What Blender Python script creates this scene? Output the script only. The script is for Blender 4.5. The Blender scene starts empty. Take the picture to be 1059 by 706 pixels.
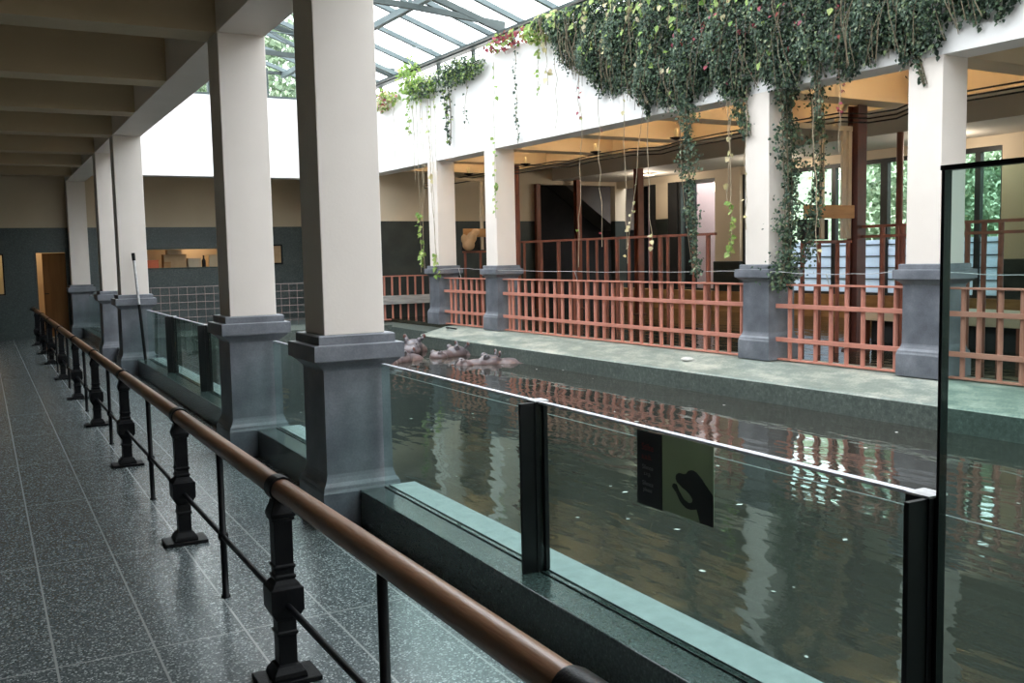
import bpy, math, random
import numpy as np
from mathutils import Matrix, Vector

random.seed(7); RNG = np.random.default_rng(7)
SC = bpy.context.scene
COL = SC.collection
R = math.radians

# ------------------------------------------------------------------ frames
X2 = 8.365                     # the far colonnade: its own frame (u into the far room, v along it)
FR = Matrix.Translation((X2, 6, 0)) @ Matrix.Rotation(R(2.282), 4, 'Z') @ Matrix.Translation((0, -6, 0))
FW = Matrix.Identity(4)
FM = {'W': FW, 'R': FR}
ORG = {}                       # origin (in its frame) of every top-level thing

# ------------------------------------------------------------------ mesh builder
class MB:
    def __init__(s): s.v = []; s.f = []; s.sm = []; s.mi = []
    def add(s, vs, fs, smooth=False, mi=0):
        b = len(s.v); s.v += [tuple(p) for p in vs]
        for f in fs: s.f.append(tuple(b + i for i in f)); s.sm.append(smooth); s.mi.append(mi)
        return s
    def box(s, x0, x1, y0, y1, z0, z1, mi=0, top=None):
        v = [(x0,y0,z0),(x1,y0,z0),(x1,y1,z0),(x0,y1,z0),(x0,y0,z1),(x1,y0,z1),(x1,y1,z1),(x0,y1,z1)]
        fs = [(0,3,2,1),(4,5,6,7),(0,1,5,4),(1,2,6,5),(2,3,7,6),(3,0,4,7)]
        b = len(s.v); s.v += v
        for k, f in enumerate(fs):
            s.f.append(tuple(b+i for i in f)); s.sm.append(False)
            s.mi.append(top if (k == 1 and top is not None) else mi)
        return s
    def sqstack(s, cx, cy, prof):
        """square section lofted along z: prof = [(half width, z), ...]"""
        vs = []; fs = []
        for h, z in prof: vs += [(cx-h,cy-h,z),(cx+h,cy-h,z),(cx+h,cy+h,z),(cx-h,cy+h,z)]
        n = len(prof)
        for i in range(n-1):
            for k in range(4):
                a = i*4+k; b = i*4+(k+1) % 4; fs.append((a, b, b+4, a+4))
        fs.append((3,2,1,0)); t = (n-1)*4; fs.append((t,t+1,t+2,t+3))
        return s.add(vs, fs)
    def lathe(s, cx, cy, prof, seg=16):
        vs = []; fs = []
        for r, z in prof:
            for k in range(seg):
                a = 2*math.pi*k/seg; vs.append((cx+r*math.cos(a), cy+r*math.sin(a), z))
        n = len(prof)
        for i in range(n-1):
            for k in range(seg):
                a = i*seg+k; b = i*seg+(k+1) % seg; fs.append((a,b,b+seg,a+seg))
        s.add(vs, fs, True)
        s.add(vs[:seg], [tuple(range(seg))[::-1]]); s.add(vs[-seg:], [tuple(range(seg))])
        return s
    def tube(s, pts, r, seg=8, caps=True, sy=1.0):
        pts = [Vector(p) for p in pts]; n = len(pts); vs = []; fs = []
        prev = None
        for i, p in enumerate(pts):
            d = (pts[min(i+1, n-1)] - pts[max(i-1, 0)])
            d = d.normalized() if d.length > 1e-9 else Vector((0,0,1))
            ref = Vector((0,0,1)) if abs(d.z) < .9 else Vector((0,1,0))
            a = d.cross(ref).normalized(); b = a.cross(d).normalized()
            if prev is not None and a.dot(prev) < 0: a = -a; b = -b
            prev = a
            rr = r[i] if isinstance(r, (list, tuple)) else r
            for k in range(seg):
                t = 2*math.pi*k/seg
                vs.append(p + a*rr*math.cos(t) + b*rr*sy*math.sin(t))
        for i in range(n-1):
            for k in range(seg):
                q = i*seg+k; w = i*seg+(k+1) % seg; fs.append((q,w,w+seg,q+seg))
        s.add(vs, fs, seg > 4)
        if caps:
            s.add(vs[:seg], [tuple(range(seg))[::-1]]); s.add(vs[-seg:], [tuple(range(seg))])
        return s
    def bar(s, a, b, w, h):
        """rectangular bar from a to b, width w (horizontal), height h"""
        a = Vector(a); b = Vector(b); d = (b-a).normalized()
        ref = Vector((0,0,1)) if abs(d.z) < .95 else Vector((0,1,0))
        x = d.cross(ref).normalized()*w/2; y = x.cross(d).normalized()*h/2
        vs = [a-x-y, a+x-y, a+x+y, a-x+y, b-x-y, b+x-y, b+x+y, b-x+y]
        return s.add(vs, [(0,1,2,3),(7,6,5,4),(0,4,5,1),(1,5,6,2),(2,6,7,3),(3,7,4,0)])
    def prism(s, poly, axis, a, b):
        """polygon extruded along an axis: axis 'x': (y,z), 'y': (x,z), 'z': (x,y)"""
        def P(q, t): return {'x': (t,q[0],q[1]), 'y': (q[0],t,q[1]), 'z': (q[0],q[1],t)}[axis]
        n = len(poly); vs = [P(q,a) for q in poly] + [P(q,b) for q in poly]
        fs = [tuple(range(n))[::-1], tuple(range(n, 2*n))]
        for i in range(n): j = (i+1) % n; fs.append((i,j,j+n,i+n))
        return s.add(vs, fs)
    def ellipsoid(s, c, rx, ry, rz, seg=16, rings=10):
        vs = []; fs = []
        for i in range(rings+1):
            t = math.pi*i/rings
            for k in range(seg):
                a = 2*math.pi*k/seg
                vs.append((c[0]+rx*math.sin(t)*math.cos(a), c[1]+ry*math.sin(t)*math.sin(a), c[2]+rz*math.cos(t)))
        for i in range(rings):
            for k in range(seg):
                a = i*seg+k; b = i*seg+(k+1) % seg; fs.append((a,a+seg,b+seg,b))
        return s.add(vs, fs, True)
    def build(s, name, mat, parent=None, frame='W', loc=None, bevel=0, seg=2):
        me = bpy.data.meshes.new(name)
        if parent is None:
            a = np.array(s.v)
            if loc is None: loc = ((a[:,0].min()+a[:,0].max())/2, (a[:,1].min()+a[:,1].max())/2, a[:,2].min())
        else:
            r = parent
            while r.parent: r = r.parent
            loc = ORG[r.name]
        L = np.array(loc)
        me.from_pydata([tuple(p) for p in (np.array(s.v) - L)], [], s.f)
        me.polygons.foreach_set('use_smooth', s.sm)
        mats = mat if isinstance(mat, (list, tuple)) else [mat]
        for m in mats: me.materials.append(m)
        me.polygons.foreach_set('material_index', s.mi)
        me.update()
        import bmesh
        bm = bmesh.new(); bm.from_mesh(me); bmesh.ops.recalc_face_normals(bm, faces=bm.faces); bm.to_mesh(me); bm.free()
        o = bpy.data.objects.new(name, me); COL.objects.link(o)
        if parent: o.parent = parent
        else:
            o.matrix_world = FM[frame] @ Matrix.Translation(loc); ORG[o.name] = tuple(loc)
        if bevel:
            m = o.modifiers.new('bevel', 'BEVEL'); m.width = bevel; m.segments = seg; m.limit_method = 'ANGLE'; m.angle_limit = R(40)
        return o

def tag(o, label=None, cat=None, group=None, kind=None):
    if label: o['label'] = label
    if cat: o['category'] = cat
    if group: o['group'] = group
    if kind: o['kind'] = kind
    return o
def thing(name, label, cat, loc, frame='W', group=None, kind=None):
    o = bpy.data.objects.new(name, None); COL.objects.link(o); o.empty_display_size = .1
    o.matrix_world = FM[frame] @ Matrix.Translation(loc); ORG[o.name] = tuple(loc)
    return tag(o, label, cat, group, kind)
def copy_tree(o, parent=None):
    c = o.copy(); COL.objects.link(c)
    if parent: c.parent = parent
    for ch in list(o.children): copy_tree(ch, c)
    return c
def place(o, loc, frame='W', label=None, group=None, rot=0):
    o.matrix_world = FM[frame] @ Matrix.Translation(loc) @ Matrix.Rotation(rot, 4, 'Z'); ORG[o.name] = tuple(loc)
    if label: o['label'] = label
    if group: o['group'] = group
    return o
def struct(name, mb, mat, frame='W', label=None, cat=None, bevel=0):
    return tag(mb.build(name, mat, None, frame, bevel=bevel), label, cat, kind='structure')

# ------------------------------------------------------------------ materials
def newmat(name):
    m = bpy.data.materials.new(name); m.use_nodes = True
    nt = m.node_tree; b = nt.nodes['Principled BSDF']
    return m, nt, b
def coords(nt, scale=(1,1,1), kind='Object'):
    tc = nt.nodes.new('ShaderNodeTexCoord'); mp = nt.nodes.new('ShaderNodeMapping')
    mp.inputs['Scale'].default_value = scale
    nt.links.new(tc.outputs[kind], mp.inputs['Vector']); return mp.outputs['Vector']
def ramp(nt, fac, stops):
    r = nt.nodes.new('ShaderNodeValToRGB'); e = r.color_ramp.elements
    while len(e) < len(stops): e.new(.5)
    for i, (p, c) in enumerate(stops): e[i].position = p; e[i].color = (*c, 1)
    nt.links.new(fac, r.inputs['Fac']); return r.outputs['Color']
def noise(nt, vec, scale, detail=4, rough=.55):
    n = nt.nodes.new('ShaderNodeTexNoise'); n.inputs['Scale'].default_value = scale
    n.inputs['Detail'].default_value = detail; n.inputs['Roughness'].default_value = rough
    nt.links.new(vec, n.inputs['Vector']); return n.outputs['Fac']
def mottled(name, c0, c1, scale=3, rough=.6, bump=0, bscale=40, metallic=0, spec=.5, vscale=(1,1,1), lo=.35, hi=.65):
    m, nt, b = newmat(name)
    v = coords(nt, vscale)
    nt.links.new(ramp(nt, noise(nt, v, scale), [(lo, c0), (hi, c1)]), b.inputs['Base Color'])
    b.inputs['Roughness'].default_value = rough; b.inputs['Metallic'].default_value = metallic
    b.inputs['Specular IOR Level'].default_value = spec
    if bump:
        bp = nt.nodes.new('ShaderNodeBump'); bp.inputs['Strength'].default_value = bump; bp.inputs['Distance'].default_value = .01
        nt.links.new(noise(nt, v, bscale), bp.inputs['Height']); nt.links.new(bp.outputs['Normal'], b.inputs['Normal'])
    return m
def island(name, stops, rough=.6, trans=0.0):
    """leaf colours: one colour per leaf"""
    m, nt, b = newmat(name)
    g = nt.nodes.new('ShaderNodeNewGeometry')
    c = ramp(nt, g.outputs['Random Per Island'], stops)
    nt.links.new(c, b.inputs['Base Color']); b.inputs['Roughness'].default_value = rough
    if trans:
        t = nt.nodes.new('ShaderNodeBsdfTranslucent'); nt.links.new(c, t.inputs['Color'])
        mx = nt.nodes.new('ShaderNodeMixShader'); mx.inputs[0].default_value = trans
        nt.links.new(b.outputs[0], mx.inputs[1]); nt.links.new(t.outputs[0], mx.inputs[2])
        nt.links.new(mx.outputs[0], nt.nodes['Material Output'].inputs['Surface'])
    return m
def thin_glass(name, tint, rough=0.0, mult=1.0):
    """a pane's two faces: tinted straight-through light plus a fresnel reflection"""
    m, nt, b = newmat(name); nt.nodes.remove(b)
    t = nt.nodes.new('ShaderNodeBsdfTransparent'); t.inputs['Color'].default_value = (*tint, 1)
    g = nt.nodes.new('ShaderNodeBsdfGlossy'); g.inputs['Roughness'].default_value = rough; g.inputs['Color'].default_value = (1,1,1,1)
    lw = nt.nodes.new('ShaderNodeLayerWeight'); lw.inputs['Blend'].default_value = .5
    pw = nt.nodes.new('ShaderNodeMath'); pw.operation = 'POWER'; pw.inputs[1].default_value = 5
    nt.links.new(lw.outputs['Facing'], pw.inputs[0])
    mu = nt.nodes.new('ShaderNodeMath'); mu.operation = 'MULTIPLY_ADD'; mu.inputs[1].default_value = .9*mult; mu.inputs[2].default_value = .04*mult
    nt.links.new(pw.outputs[0], mu.inputs[0])
    mx = nt.nodes.new('ShaderNodeMixShader'); nt.links.new(mu.outputs[0], mx.inputs[0])
    nt.links.new(t.outputs[0], mx.inputs[1]); nt.links.new(g.outputs[0], mx.inputs[2])
    nt.links.new(mx.outputs[0], nt.nodes['Material Output'].inputs['Surface'])
    return m
def emit(name, c, s):
    m, nt, b = newmat(name)
    b.inputs['Emission Color'].default_value = (*c,1); b.inputs['Emission Strength'].default_value = s
    b.inputs['Base Color'].default_value = (*c,1); return m

M = {}
M['white_wall'] = mottled('white_wall_paint', (.80,.78,.77), (.84,.82,.81), 1.2, .7, .05, 60)
M['cream'] = mottled('cream_column_paint', (.74,.665,.605), (.78,.705,.645), 1.5, .55, .08, 50)
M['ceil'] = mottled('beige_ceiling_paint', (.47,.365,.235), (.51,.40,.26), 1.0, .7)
M['inner'] = mottled('olive_beige_wall_paint', (.50,.405,.285), (.55,.45,.32), .9, .7)
M['sill'] = mottled('skylit_curb_tint', (.20,.24,.24), (.26,.305,.30), 14, .5)  # paler than the curb: skylight on its top put into the colour
M['beige'] = mottled('beige_wall_paint', (.60,.50,.37), (.66,.55,.41), .9, .7)
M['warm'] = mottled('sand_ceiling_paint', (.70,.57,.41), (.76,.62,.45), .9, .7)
M['ceilw'] = mottled('pale_ceiling_paint', (.62,.58,.52), (.67,.62,.56), .9, .7)
M['dado'] = mottled('dark_green_dado', (.018,.022,.019), (.03,.036,.031), 3, .45)
M['iron'] = mottled('black_iron_paint', (.004,.004,.005), (.007,.007,.008), 20, .36, .15, 120, spec=.14)
M['wood'] = mottled('varnished_handrail_wood', (.125,.055,.026), (.25,.125,.07), 2.0, .3, .1, 30, vscale=(8,.6,8), spec=.6)
M['salmon'] = mottled('salmon_rust_paint', (.44,.175,.125), (.52,.22,.165), 3, .5, .15, 60)
M['rust'] = mottled('dark_rust_paint', (.16,.047,.026), (.24,.072,.040), 2.5, .5, .15, 50)
M['darkrust'] = mottled('deep_rust_paint', (.075,.020,.012), (.11,.03,.018), 2.5, .5)
M['roofsteel'] = mottled('grey_green_steel', (.10,.135,.14), (.14,.175,.18), 3, .5)
M['darksteel'] = mottled('dark_green_steel', (.035,.05,.048), (.05,.065,.062), 3, .5)
M['black'] = mottled('black_metal', (.005,.005,.006), (.008,.008,.009), 8, .4, spec=.25)
M['frame_dark'] = mottled('dark_window_frame', (.02,.022,.022), (.03,.032,.032), 8, .5)
M['ochre'] = mottled('ochre_wood', (.30,.15,.05), (.42,.22,.08), 2, .6, .2, 30, vscale=(1,1,6))
M['tan'] = mottled('tan_metal_paint', (.42,.34,.24), (.48,.39,.28), 2, .55)
M['greyplank'] = mottled('weathered_grey_plank', (.28,.27,.26), (.42,.41,.39), 3, .8, .3, 40, vscale=(1,1,8))
M['void'] = mottled('painted_recess_shade', (.012,.012,.012), (.02,.02,.02), 2, .9)  # near-black colour stands in for the shade of unlit openings
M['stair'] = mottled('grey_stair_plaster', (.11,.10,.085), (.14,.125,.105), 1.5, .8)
M['pink'] = mottled('pink_render', (.80,.52,.52), (.86,.58,.58), 1.5, .8)
M['wire'] = mottled('galvanised_wire', (.45,.45,.46), (.6,.6,.61), 30, .4, metallic=.5)
M['mesh_wire'] = mottled('pinkish_mesh_wire', (.26,.19,.18), (.34,.25,.24), 10, .5)
M['stem'] = mottled('dry_vine_stem', (.26,.20,.13), (.40,.32,.22), 6, .8)
M['darkstem'] = mottled('dark_vine_stem', (.10,.08,.05), (.17,.13,.08), 6, .8)
M['brass'] = mottled('cream_bulb_glass', (.75,.65,.45), (.8,.7,.5), 6, .4)
M['doorwood'] = mottled('brown_door_wood', (.22,.105,.04), (.29,.14,.055), 2, .45, vscale=(6,6,.6))
M['card'] = mottled('brown_cardboard', (.36,.23,.12), (.44,.29,.16), 4, .8)
M['orange'] = mottled('orange_red_plastic', (.55,.10,.03), (.62,.13,.04), 4, .5)
M['ground'] = mottled('outside_ground', (.10,.10,.07), (.16,.15,.11), 1.5, .9)
M['signblack'] = mottled('black_sign_board', (.006,.006,.008), (.010,.010,.012), 8, .35)
M['hand'] = mottled('black_print', (.012,.014,.013), (.016,.018,.017), 8, .5)
M['redtext'] = mottled('red_print', (.22,.03,.025), (.25,.035,.03), 8, .5)
M['greytext'] = mottled('grey_print', (.30,.30,.31), (.33,.33,.34), 8, .5)
M['pebble'] = mottled('pale_stone', (.5,.49,.46), (.62,.6,.57), 12, .7)
M['edge'] = mottled('painted_edge_glint', (.80,.82,.90), (.84,.86,.93), 5, .15)  # near-white colour paints the skylight reflected by the polished edge

# blue-grey stone of the column pedestals
def stone():
    m, nt, b = newmat('blue_grey_stone')
    v = coords(nt)
    n1 = noise(nt, v, 3.0, 5); n2 = noise(nt, v, 90, 2)
    mx = nt.nodes.new('ShaderNodeMath'); mx.operation = 'MULTIPLY_ADD'; mx.inputs[1].default_value = .25
    nt.links.new(n2, mx.inputs[0]); nt.links.new(n1, mx.inputs[2])
    nt.links.new(ramp(nt, mx.outputs[0], [(.40, (.072,.078,.092)), (.62, (.128,.137,.158)), (.85, (.215,.225,.25))]), b.inputs['Base Color'])
    b.inputs['Roughness'].default_value = .42
    return m
M['stone'] = stone()

# dark green granite of walls and curbs
def granite(name, base, fleck, pale, scale, rough, fl=.62, spec=.5):
    m, nt, b = newmat(name)
    v = coords(nt)
    n1 = noise(nt, v, scale, 3, .7); n2 = noise(nt, v, 1.3, 3)
    c1 = ramp(nt, n1, [(.38, base), (fl, fleck), (.78, pale)])
    mx = nt.nodes.new('ShaderNodeMix'); mx.data_type = 'RGBA'; mx.blend_type = 'MULTIPLY'; mx.inputs[0].default_value = .5
    nt.links.new(c1, mx.inputs[6]); nt.links.new(ramp(nt, n2, [(.3,(.6,.6,.6)),(.7,(1,1,1))]), mx.inputs[7])
    nt.links.new(mx.outputs[2], b.inputs['Base Color']); b.inputs['Roughness'].default_value = rough
    b.inputs['Specular IOR Level'].default_value = spec
    return m
M['granite_wall'] = granite('dark_green_granite', (.040,.055,.055), (.075,.095,.093), (.16,.19,.18), 45, .45)
M['granite_curb'] = granite('polished_green_granite', (.028,.040,.038), (.072,.098,.093), (.21,.25,.24), 80, .2)
M['pool_stone'] = granite('mossy_pool_stone', (.062,.080,.070), (.115,.138,.122), (.23,.26,.235), 26, .55)
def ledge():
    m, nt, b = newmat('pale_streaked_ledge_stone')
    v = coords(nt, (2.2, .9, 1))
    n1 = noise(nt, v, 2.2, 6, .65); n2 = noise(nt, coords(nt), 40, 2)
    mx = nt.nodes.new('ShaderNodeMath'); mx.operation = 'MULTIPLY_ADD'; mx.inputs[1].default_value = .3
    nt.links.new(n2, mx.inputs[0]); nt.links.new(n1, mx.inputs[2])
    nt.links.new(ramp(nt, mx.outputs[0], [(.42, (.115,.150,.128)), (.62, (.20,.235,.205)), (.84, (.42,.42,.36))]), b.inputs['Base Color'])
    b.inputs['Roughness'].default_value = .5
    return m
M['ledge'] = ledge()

# terrazzo floor in square tiles
def terrazzo():
    m, nt, b = newmat('dark_terrazzo_tiles')
    v = coords(nt)
    vo = nt.nodes.new('ShaderNodeTexVoronoi'); vo.inputs['Scale'].default_value = 140; vo.inputs['Randomness'].default_value = 1
    nt.links.new(v, vo.inputs['Vector'])
    wn = nt.nodes.new('ShaderNodeTexWhiteNoise'); wn.noise_dimensions = '3D'; nt.links.new(vo.outputs['Position'], wn.inputs['Vector'])
    base = ramp(nt, wn.outputs['Value'], [(.0, (.050,.061,.064)), (.70, (.115,.133,.137)), (.86, (.19,.215,.218)), (.95, (.42,.46,.46))])
    br = nt.nodes.new('ShaderNodeTexBrick')
    br.offset = 0.0; br.squash = 1
    for k, val in (('Scale',1.0),('Mortar Size',.005),('Mortar Smooth',.1),('Brick Width',1.54),('Row Height',.385)): br.inputs[k].default_value = val
    mp = nt.nodes.new('ShaderNodeMapping'); mp.inputs['Rotation'].default_value = (0,0,R(90)); mp.inputs['Location'].default_value = (.0,.15,0)
    tc = nt.nodes.new('ShaderNodeTexCoord'); nt.links.new(tc.outputs['Object'], mp.inputs['Vector']); nt.links.new(mp.outputs[0], br.inputs['Vector'])
    mx = nt.nodes.new('ShaderNodeMix'); mx.data_type = 'RGBA'
    nt.links.new(br.outputs['Fac'], mx.inputs[0]); nt.links.new(base, mx.inputs[6]); mx.inputs[7].default_value = (.32,.335,.33,1)
    nt.links.new(mx.outputs[2], b.inputs['Base Color'])
    n = noise(nt, v, 2.0, 3)
    rr = nt.nodes.new('ShaderNodeMapRange'); rr.inputs[3].default_value = .22; rr.inputs[4].default_value = .28
    nt.links.new(n, rr.inputs[0]); nt.links.new(rr.outputs[0], b.inputs['Roughness'])
    return m
M['terrazzo'] = terrazzo()

# water: dark brown, rippled along the pool
def water(name, c, strength, sc=(1.6,.55,1), s1=2.2, s2=9.0):
    m, nt, b = newmat(name)
    b.inputs['Base Color'].default_value = (*c,1); b.inputs['Roughness'].default_value = .03
    b.inputs['IOR'].default_value = 1.33
    v = coords(nt, sc)
    n1 = noise(nt, v, s1, 2, .5); n2 = noise(nt, v, s2, 2, .5)
    mx = nt.nodes.new('ShaderNodeMath'); mx.operation = 'MULTIPLY_ADD'; mx.inputs[1].default_value = .16
    nt.links.new(n2, mx.inputs[0]); nt.links.new(n1, mx.inputs[2])
    bp = nt.nodes.new('ShaderNodeBump'); bp.inputs['Strength'].default_value = strength; bp.inputs['Distance'].default_value = .05
    nt.links.new(mx.outputs[0], bp.inputs['Height']); nt.links.new(bp.outputs['Normal'], b.inputs['Normal'])
    return m
M['water'] = water('dark_pool_water', (.029,.029,.024), .24, s1=1.6, s2=6.0)
M['water2'] = water('indoor_pool_water', (.030,.028,.018), .25)
M['glass'] = thin_glass('green_tinted_glass', (.79,.905,.88))
M['roofglass'] = thin_glass('roof_glass', (.93,.97,.98), mult=.5)
M['winglass'] = thin_glass('window_glass', (.90,.96,.94), mult=.6)
def frosted():
    m, nt, b = newmat('frosted_window_glass'); 
    b.inputs['Base Color'].default_value = (.62,.70,.80,1); b.inputs['Roughness'].default_value = .5
    t = nt.nodes.new('ShaderNodeBsdfTranslucent'); t.inputs['Color'].default_value = (.72,.80,.90,1)
    mx = nt.nodes.new('ShaderNodeMixShader'); mx.inputs[0].default_value = .75
    nt.links.new(b.outputs[0], mx.inputs[1]); nt.links.new(t.outputs[0], mx.inputs[2])
    nt.links.new(mx.outputs[0], nt.nodes['Material Output'].inputs['Surface']); return m
M['frosted'] = frosted()
def film():
    m, nt, b = newmat('olive_translucent_film')
    b.inputs['Base Color'].default_value = (.42,.48,.35,1); b.inputs['Roughness'].default_value = .5
    t = nt.nodes.new('ShaderNodeBsdfTransparent'); t.inputs['Color'].default_value = (.6,.66,.52,1)
    mx = nt.nodes.new('ShaderNodeMixShader'); mx.inputs[0].default_value = .45
    nt.links.new(b.outputs[0], mx.inputs[1]); nt.links.new(t.outputs[0], mx.inputs[2])
    nt.links.new(mx.outputs[0], nt.nodes['Material Output'].inputs['Surface']); return m
M['film'] = film()
M['ivy'] = island('dark_ivy_leaves', [(0,(.012,.030,.016)),(.45,(.035,.070,.040)),(.8,(.085,.145,.075)),(1,(.19,.25,.11))], .6, .15)
M['ivydeep'] = island('deep_shade_ivy_leaves', [(0,(.010,.020,.012)),(.6,(.022,.040,.024)),(1,(.05,.075,.04))], .75, .05)  # leaf colours darkened to paint the shade inside the ivy
M['ivy2'] = island('blue_green_ivy_leaves', [(0,(.022,.045,.030)),(.5,(.055,.095,.062)),(.85,(.13,.185,.115)),(1,(.27,.30,.18))], .6, .15)
M['lime'] = island('fresh_lime_leaves', [(0,(.16,.30,.06)),(.5,(.28,.42,.10)),(1,(.48,.55,.20))], .5, .35)
M['yellow'] = island('yellow_cream_leaves', [(0,(.50,.46,.20)),(.5,(.62,.55,.30)),(1,(.70,.60,.42))], .5, .35)
M['redleaf'] = island('crimson_leaves', [(0,(.16,.02,.04)),(.6,(.30,.05,.07)),(1,(.40,.12,.08))], .5, .2)
M['hedge'] = island('hedge_leaves', [(0,(.085,.15,.075)),(.5,(.22,.31,.18)),(1,(.43,.51,.36))], .5, .35)
M['bank'] = mottled('grassy_bank', (.14,.20,.12), (.34,.42,.29), 2.5, .9)
def hippo_mat():
    m, nt, b = newmat('hippo_skin')
    v = coords(nt)
    sx = nt.nodes.new('ShaderNodeSeparateXYZ'); tc = nt.nodes.new('ShaderNodeTexCoord'); nt.links.new(tc.outputs['Object'], sx.inputs[0])
    n = noise(nt, v, 5, 4)
    grey = ramp(nt, n, [(.3,(.085,.074,.084)),(.7,(.19,.17,.182))])
    pink = ramp(nt, n, [(.3,(.10,.055,.048)),(.7,(.20,.115,.10))])
    mr = nt.nodes.new('ShaderNodeMapRange'); mr.inputs[1].default_value = .16; mr.inputs[2].default_value = .02; mr.inputs[3].default_value = 0; mr.inputs[4].default_value = .8
    nt.links.new(sx.outputs[2], mr.inputs[0])
    mx = nt.nodes.new('ShaderNodeMix'); mx.data_type = 'RGBA'
    nt.links.new(mr.outputs[0], mx.inputs[0]); nt.links.new(grey, mx.inputs[6]); nt.links.new(pink, mx.inputs[7])
    nt.links.new(mx.outputs[2], b.inputs['Base Color']); b.inputs['Roughness'].default_value = .3
    return m
M['hippo'] = hippo_mat()
M['hippoear'] = mottled('hippo_inner_ear', (.13,.055,.045), (.19,.085,.07), 8, .5)
M['eye'] = mottled('dark_eye', (.01,.008,.007), (.02,.015,.012), 5, .1)
M['lamp_on'] = emit('lit_lamp_glass', (1,.72,.38), 6)

# ------------------------------------------------------------------ camera
f = 1004.46; yaw, pit, rol = R(28.569), R(5.059), R(-1.205)
fw = Vector((math.sin(yaw)*math.cos(pit), math.cos(yaw)*math.cos(pit), -math.sin(pit)))
rt = Vector((math.cos(yaw), -math.sin(yaw), 0)); up = rt.cross(fw)
rt2 = math.cos(rol)*rt + math.sin(rol)*up; up2 = -math.sin(rol)*rt + math.cos(rol)*up
cam = bpy.data.cameras.new('camera'); co = bpy.data.objects.new('camera', cam); COL.objects.link(co)
mw = Matrix((( rt2.x, up2.x, -fw.x, 0), (rt2.y, up2.y, -fw.y, 0), (rt2.z, up2.z, -fw.z, 1.65), (0,0,0,1)))
co.matrix_world = mw; cam.sensor_width = 36; cam.sensor_fit = 'HORIZONTAL'; cam.lens = 36*f/1059; cam.clip_start = .05
SC.camera = co

# ------------------------------------------------------------------ THE SETTING, walkway side
ZB = 3.51                                        # underside of both long beams
Y0 = -6.5                                        # wall behind the camera
YG = 24.35                                       # granite wall at the end of the walkway
struct('floor', MB().box(-2.1, 1.99, Y0, YG, -.12, 0), M['terrazzo'], label='dark terrazzo walkway floor with thin pale joints', cat='floor')
# stone curb that carries the glass: one length between each pair of columns
COLY = [-1.5, 5.698, 8.221, 15.324, 17.804, 24.013]
SH = .389; PL = .064
for i in range(5):
    a = COLY[i]+SH+PL+.001; b = COLY[i+1]-PL-.001
    struct('trim_%d' % (i+1), MB().box(1.975, 2.34, a, b, -.3, .23), M['granite_curb'], bevel=.006,
           label='dark green granite curb under the glass barrier', cat='curb')
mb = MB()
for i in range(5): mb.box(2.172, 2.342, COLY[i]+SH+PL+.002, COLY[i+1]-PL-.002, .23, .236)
struct('trim_90', mb, M['sill'], label='pale turquoise strip painting the lit curb top behind the glass', cat='sill')  # added strip, its pale colour paints the light on the curb
mb = MB()
for i in range(6): mb.box(1.992, 2.34, COLY[i]-PL, COLY[i]+SH+PL, -.3, -.002)
struct('trim_6', mb, M['granite_curb'], label='granite footing under the walkway columns', cat='curb')
# long beam and upper wall over the walkway columns
struct('trim_7', MB().box(1.808, 2.197, Y0, YG, ZB, 5.25), M['cream'], label='long cream beam over the walkway columns', cat='beam')
mb = MB(); mb.box(-2.1, 1.808, Y0, YG, 4.06, 4.25)
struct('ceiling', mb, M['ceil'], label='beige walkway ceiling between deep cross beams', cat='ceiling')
k = 8
for y in (1.0, 3.35, 5.698, 8.25, 10.64, 12.96, 15.30, 17.80, 20.15, 22.45):
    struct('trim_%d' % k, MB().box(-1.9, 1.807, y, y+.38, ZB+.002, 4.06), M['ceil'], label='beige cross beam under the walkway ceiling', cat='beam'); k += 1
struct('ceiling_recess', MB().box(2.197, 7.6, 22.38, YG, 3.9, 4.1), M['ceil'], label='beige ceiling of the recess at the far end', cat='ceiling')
struct('wall_left_lower', MB().box(-2.1, -1.88, Y0, YG, 0, 2.49), M['granite_wall'], label='granite lower wall on the inner side of the walkway', cat='wall')
struct('wall_left', MB().box(-2.1, -1.9, Y0, YG, 2.49, 4.06), M['inner'], label='beige wall on the inner side of the walkway', cat='wall')
struct('wall_behind', MB().box(-2.1, 16.5, Y0-.2, Y0, -.3, 5.25), M['inner'], label='wall behind the viewer', cat='wall')

# end wall: granite below, beige above, with a door, a window and a serving hatch
def holed(mb, x0, x1, z0, z1, holes, y0, y1):
    """wall from boxes around rectangular holes (x0,x1,z0,z1), holes sorted along x"""
    x = x0
    for hx0, hx1, hz0, hz1 in holes:
        mb.box(x, hx0, y0, y1, z0, z1)
        if hz0 > z0: mb.box(hx0, hx1, y0, y1, z0, hz0)
        if hz1 < z1: mb.box(hx0, hx1, y0, y1, hz1, z1)
        x = hx1
    mb.box(x, x1, y0, y1, z0, z1)
GH = [(-.05,.48,1.0,1.92), (1.13,1.735,0,1.93), (3.40,5.95,1.53,1.965)]
struct('wall_back', (lambda m: (holed(m, -2.1, 7.45, -.3, 2.49, GH, YG, YG+.25), m)[1])(MB()), M['granite_wall'], label='dark green granite wall at the far end', cat='wall')
struct('wall_back_upper', MB().box(-2.1, 7.45, YG, YG+.25, 2.49, 4.1), M['inner'], label='beige upper part of the far end wall', cat='wall')
struct('baseboard_back', MB().box(1.75, 3.0, YG-.02, YG, 0, .1), M['granite_curb'], label='granite skirting at the far end wall', cat='baseboard')
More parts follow.
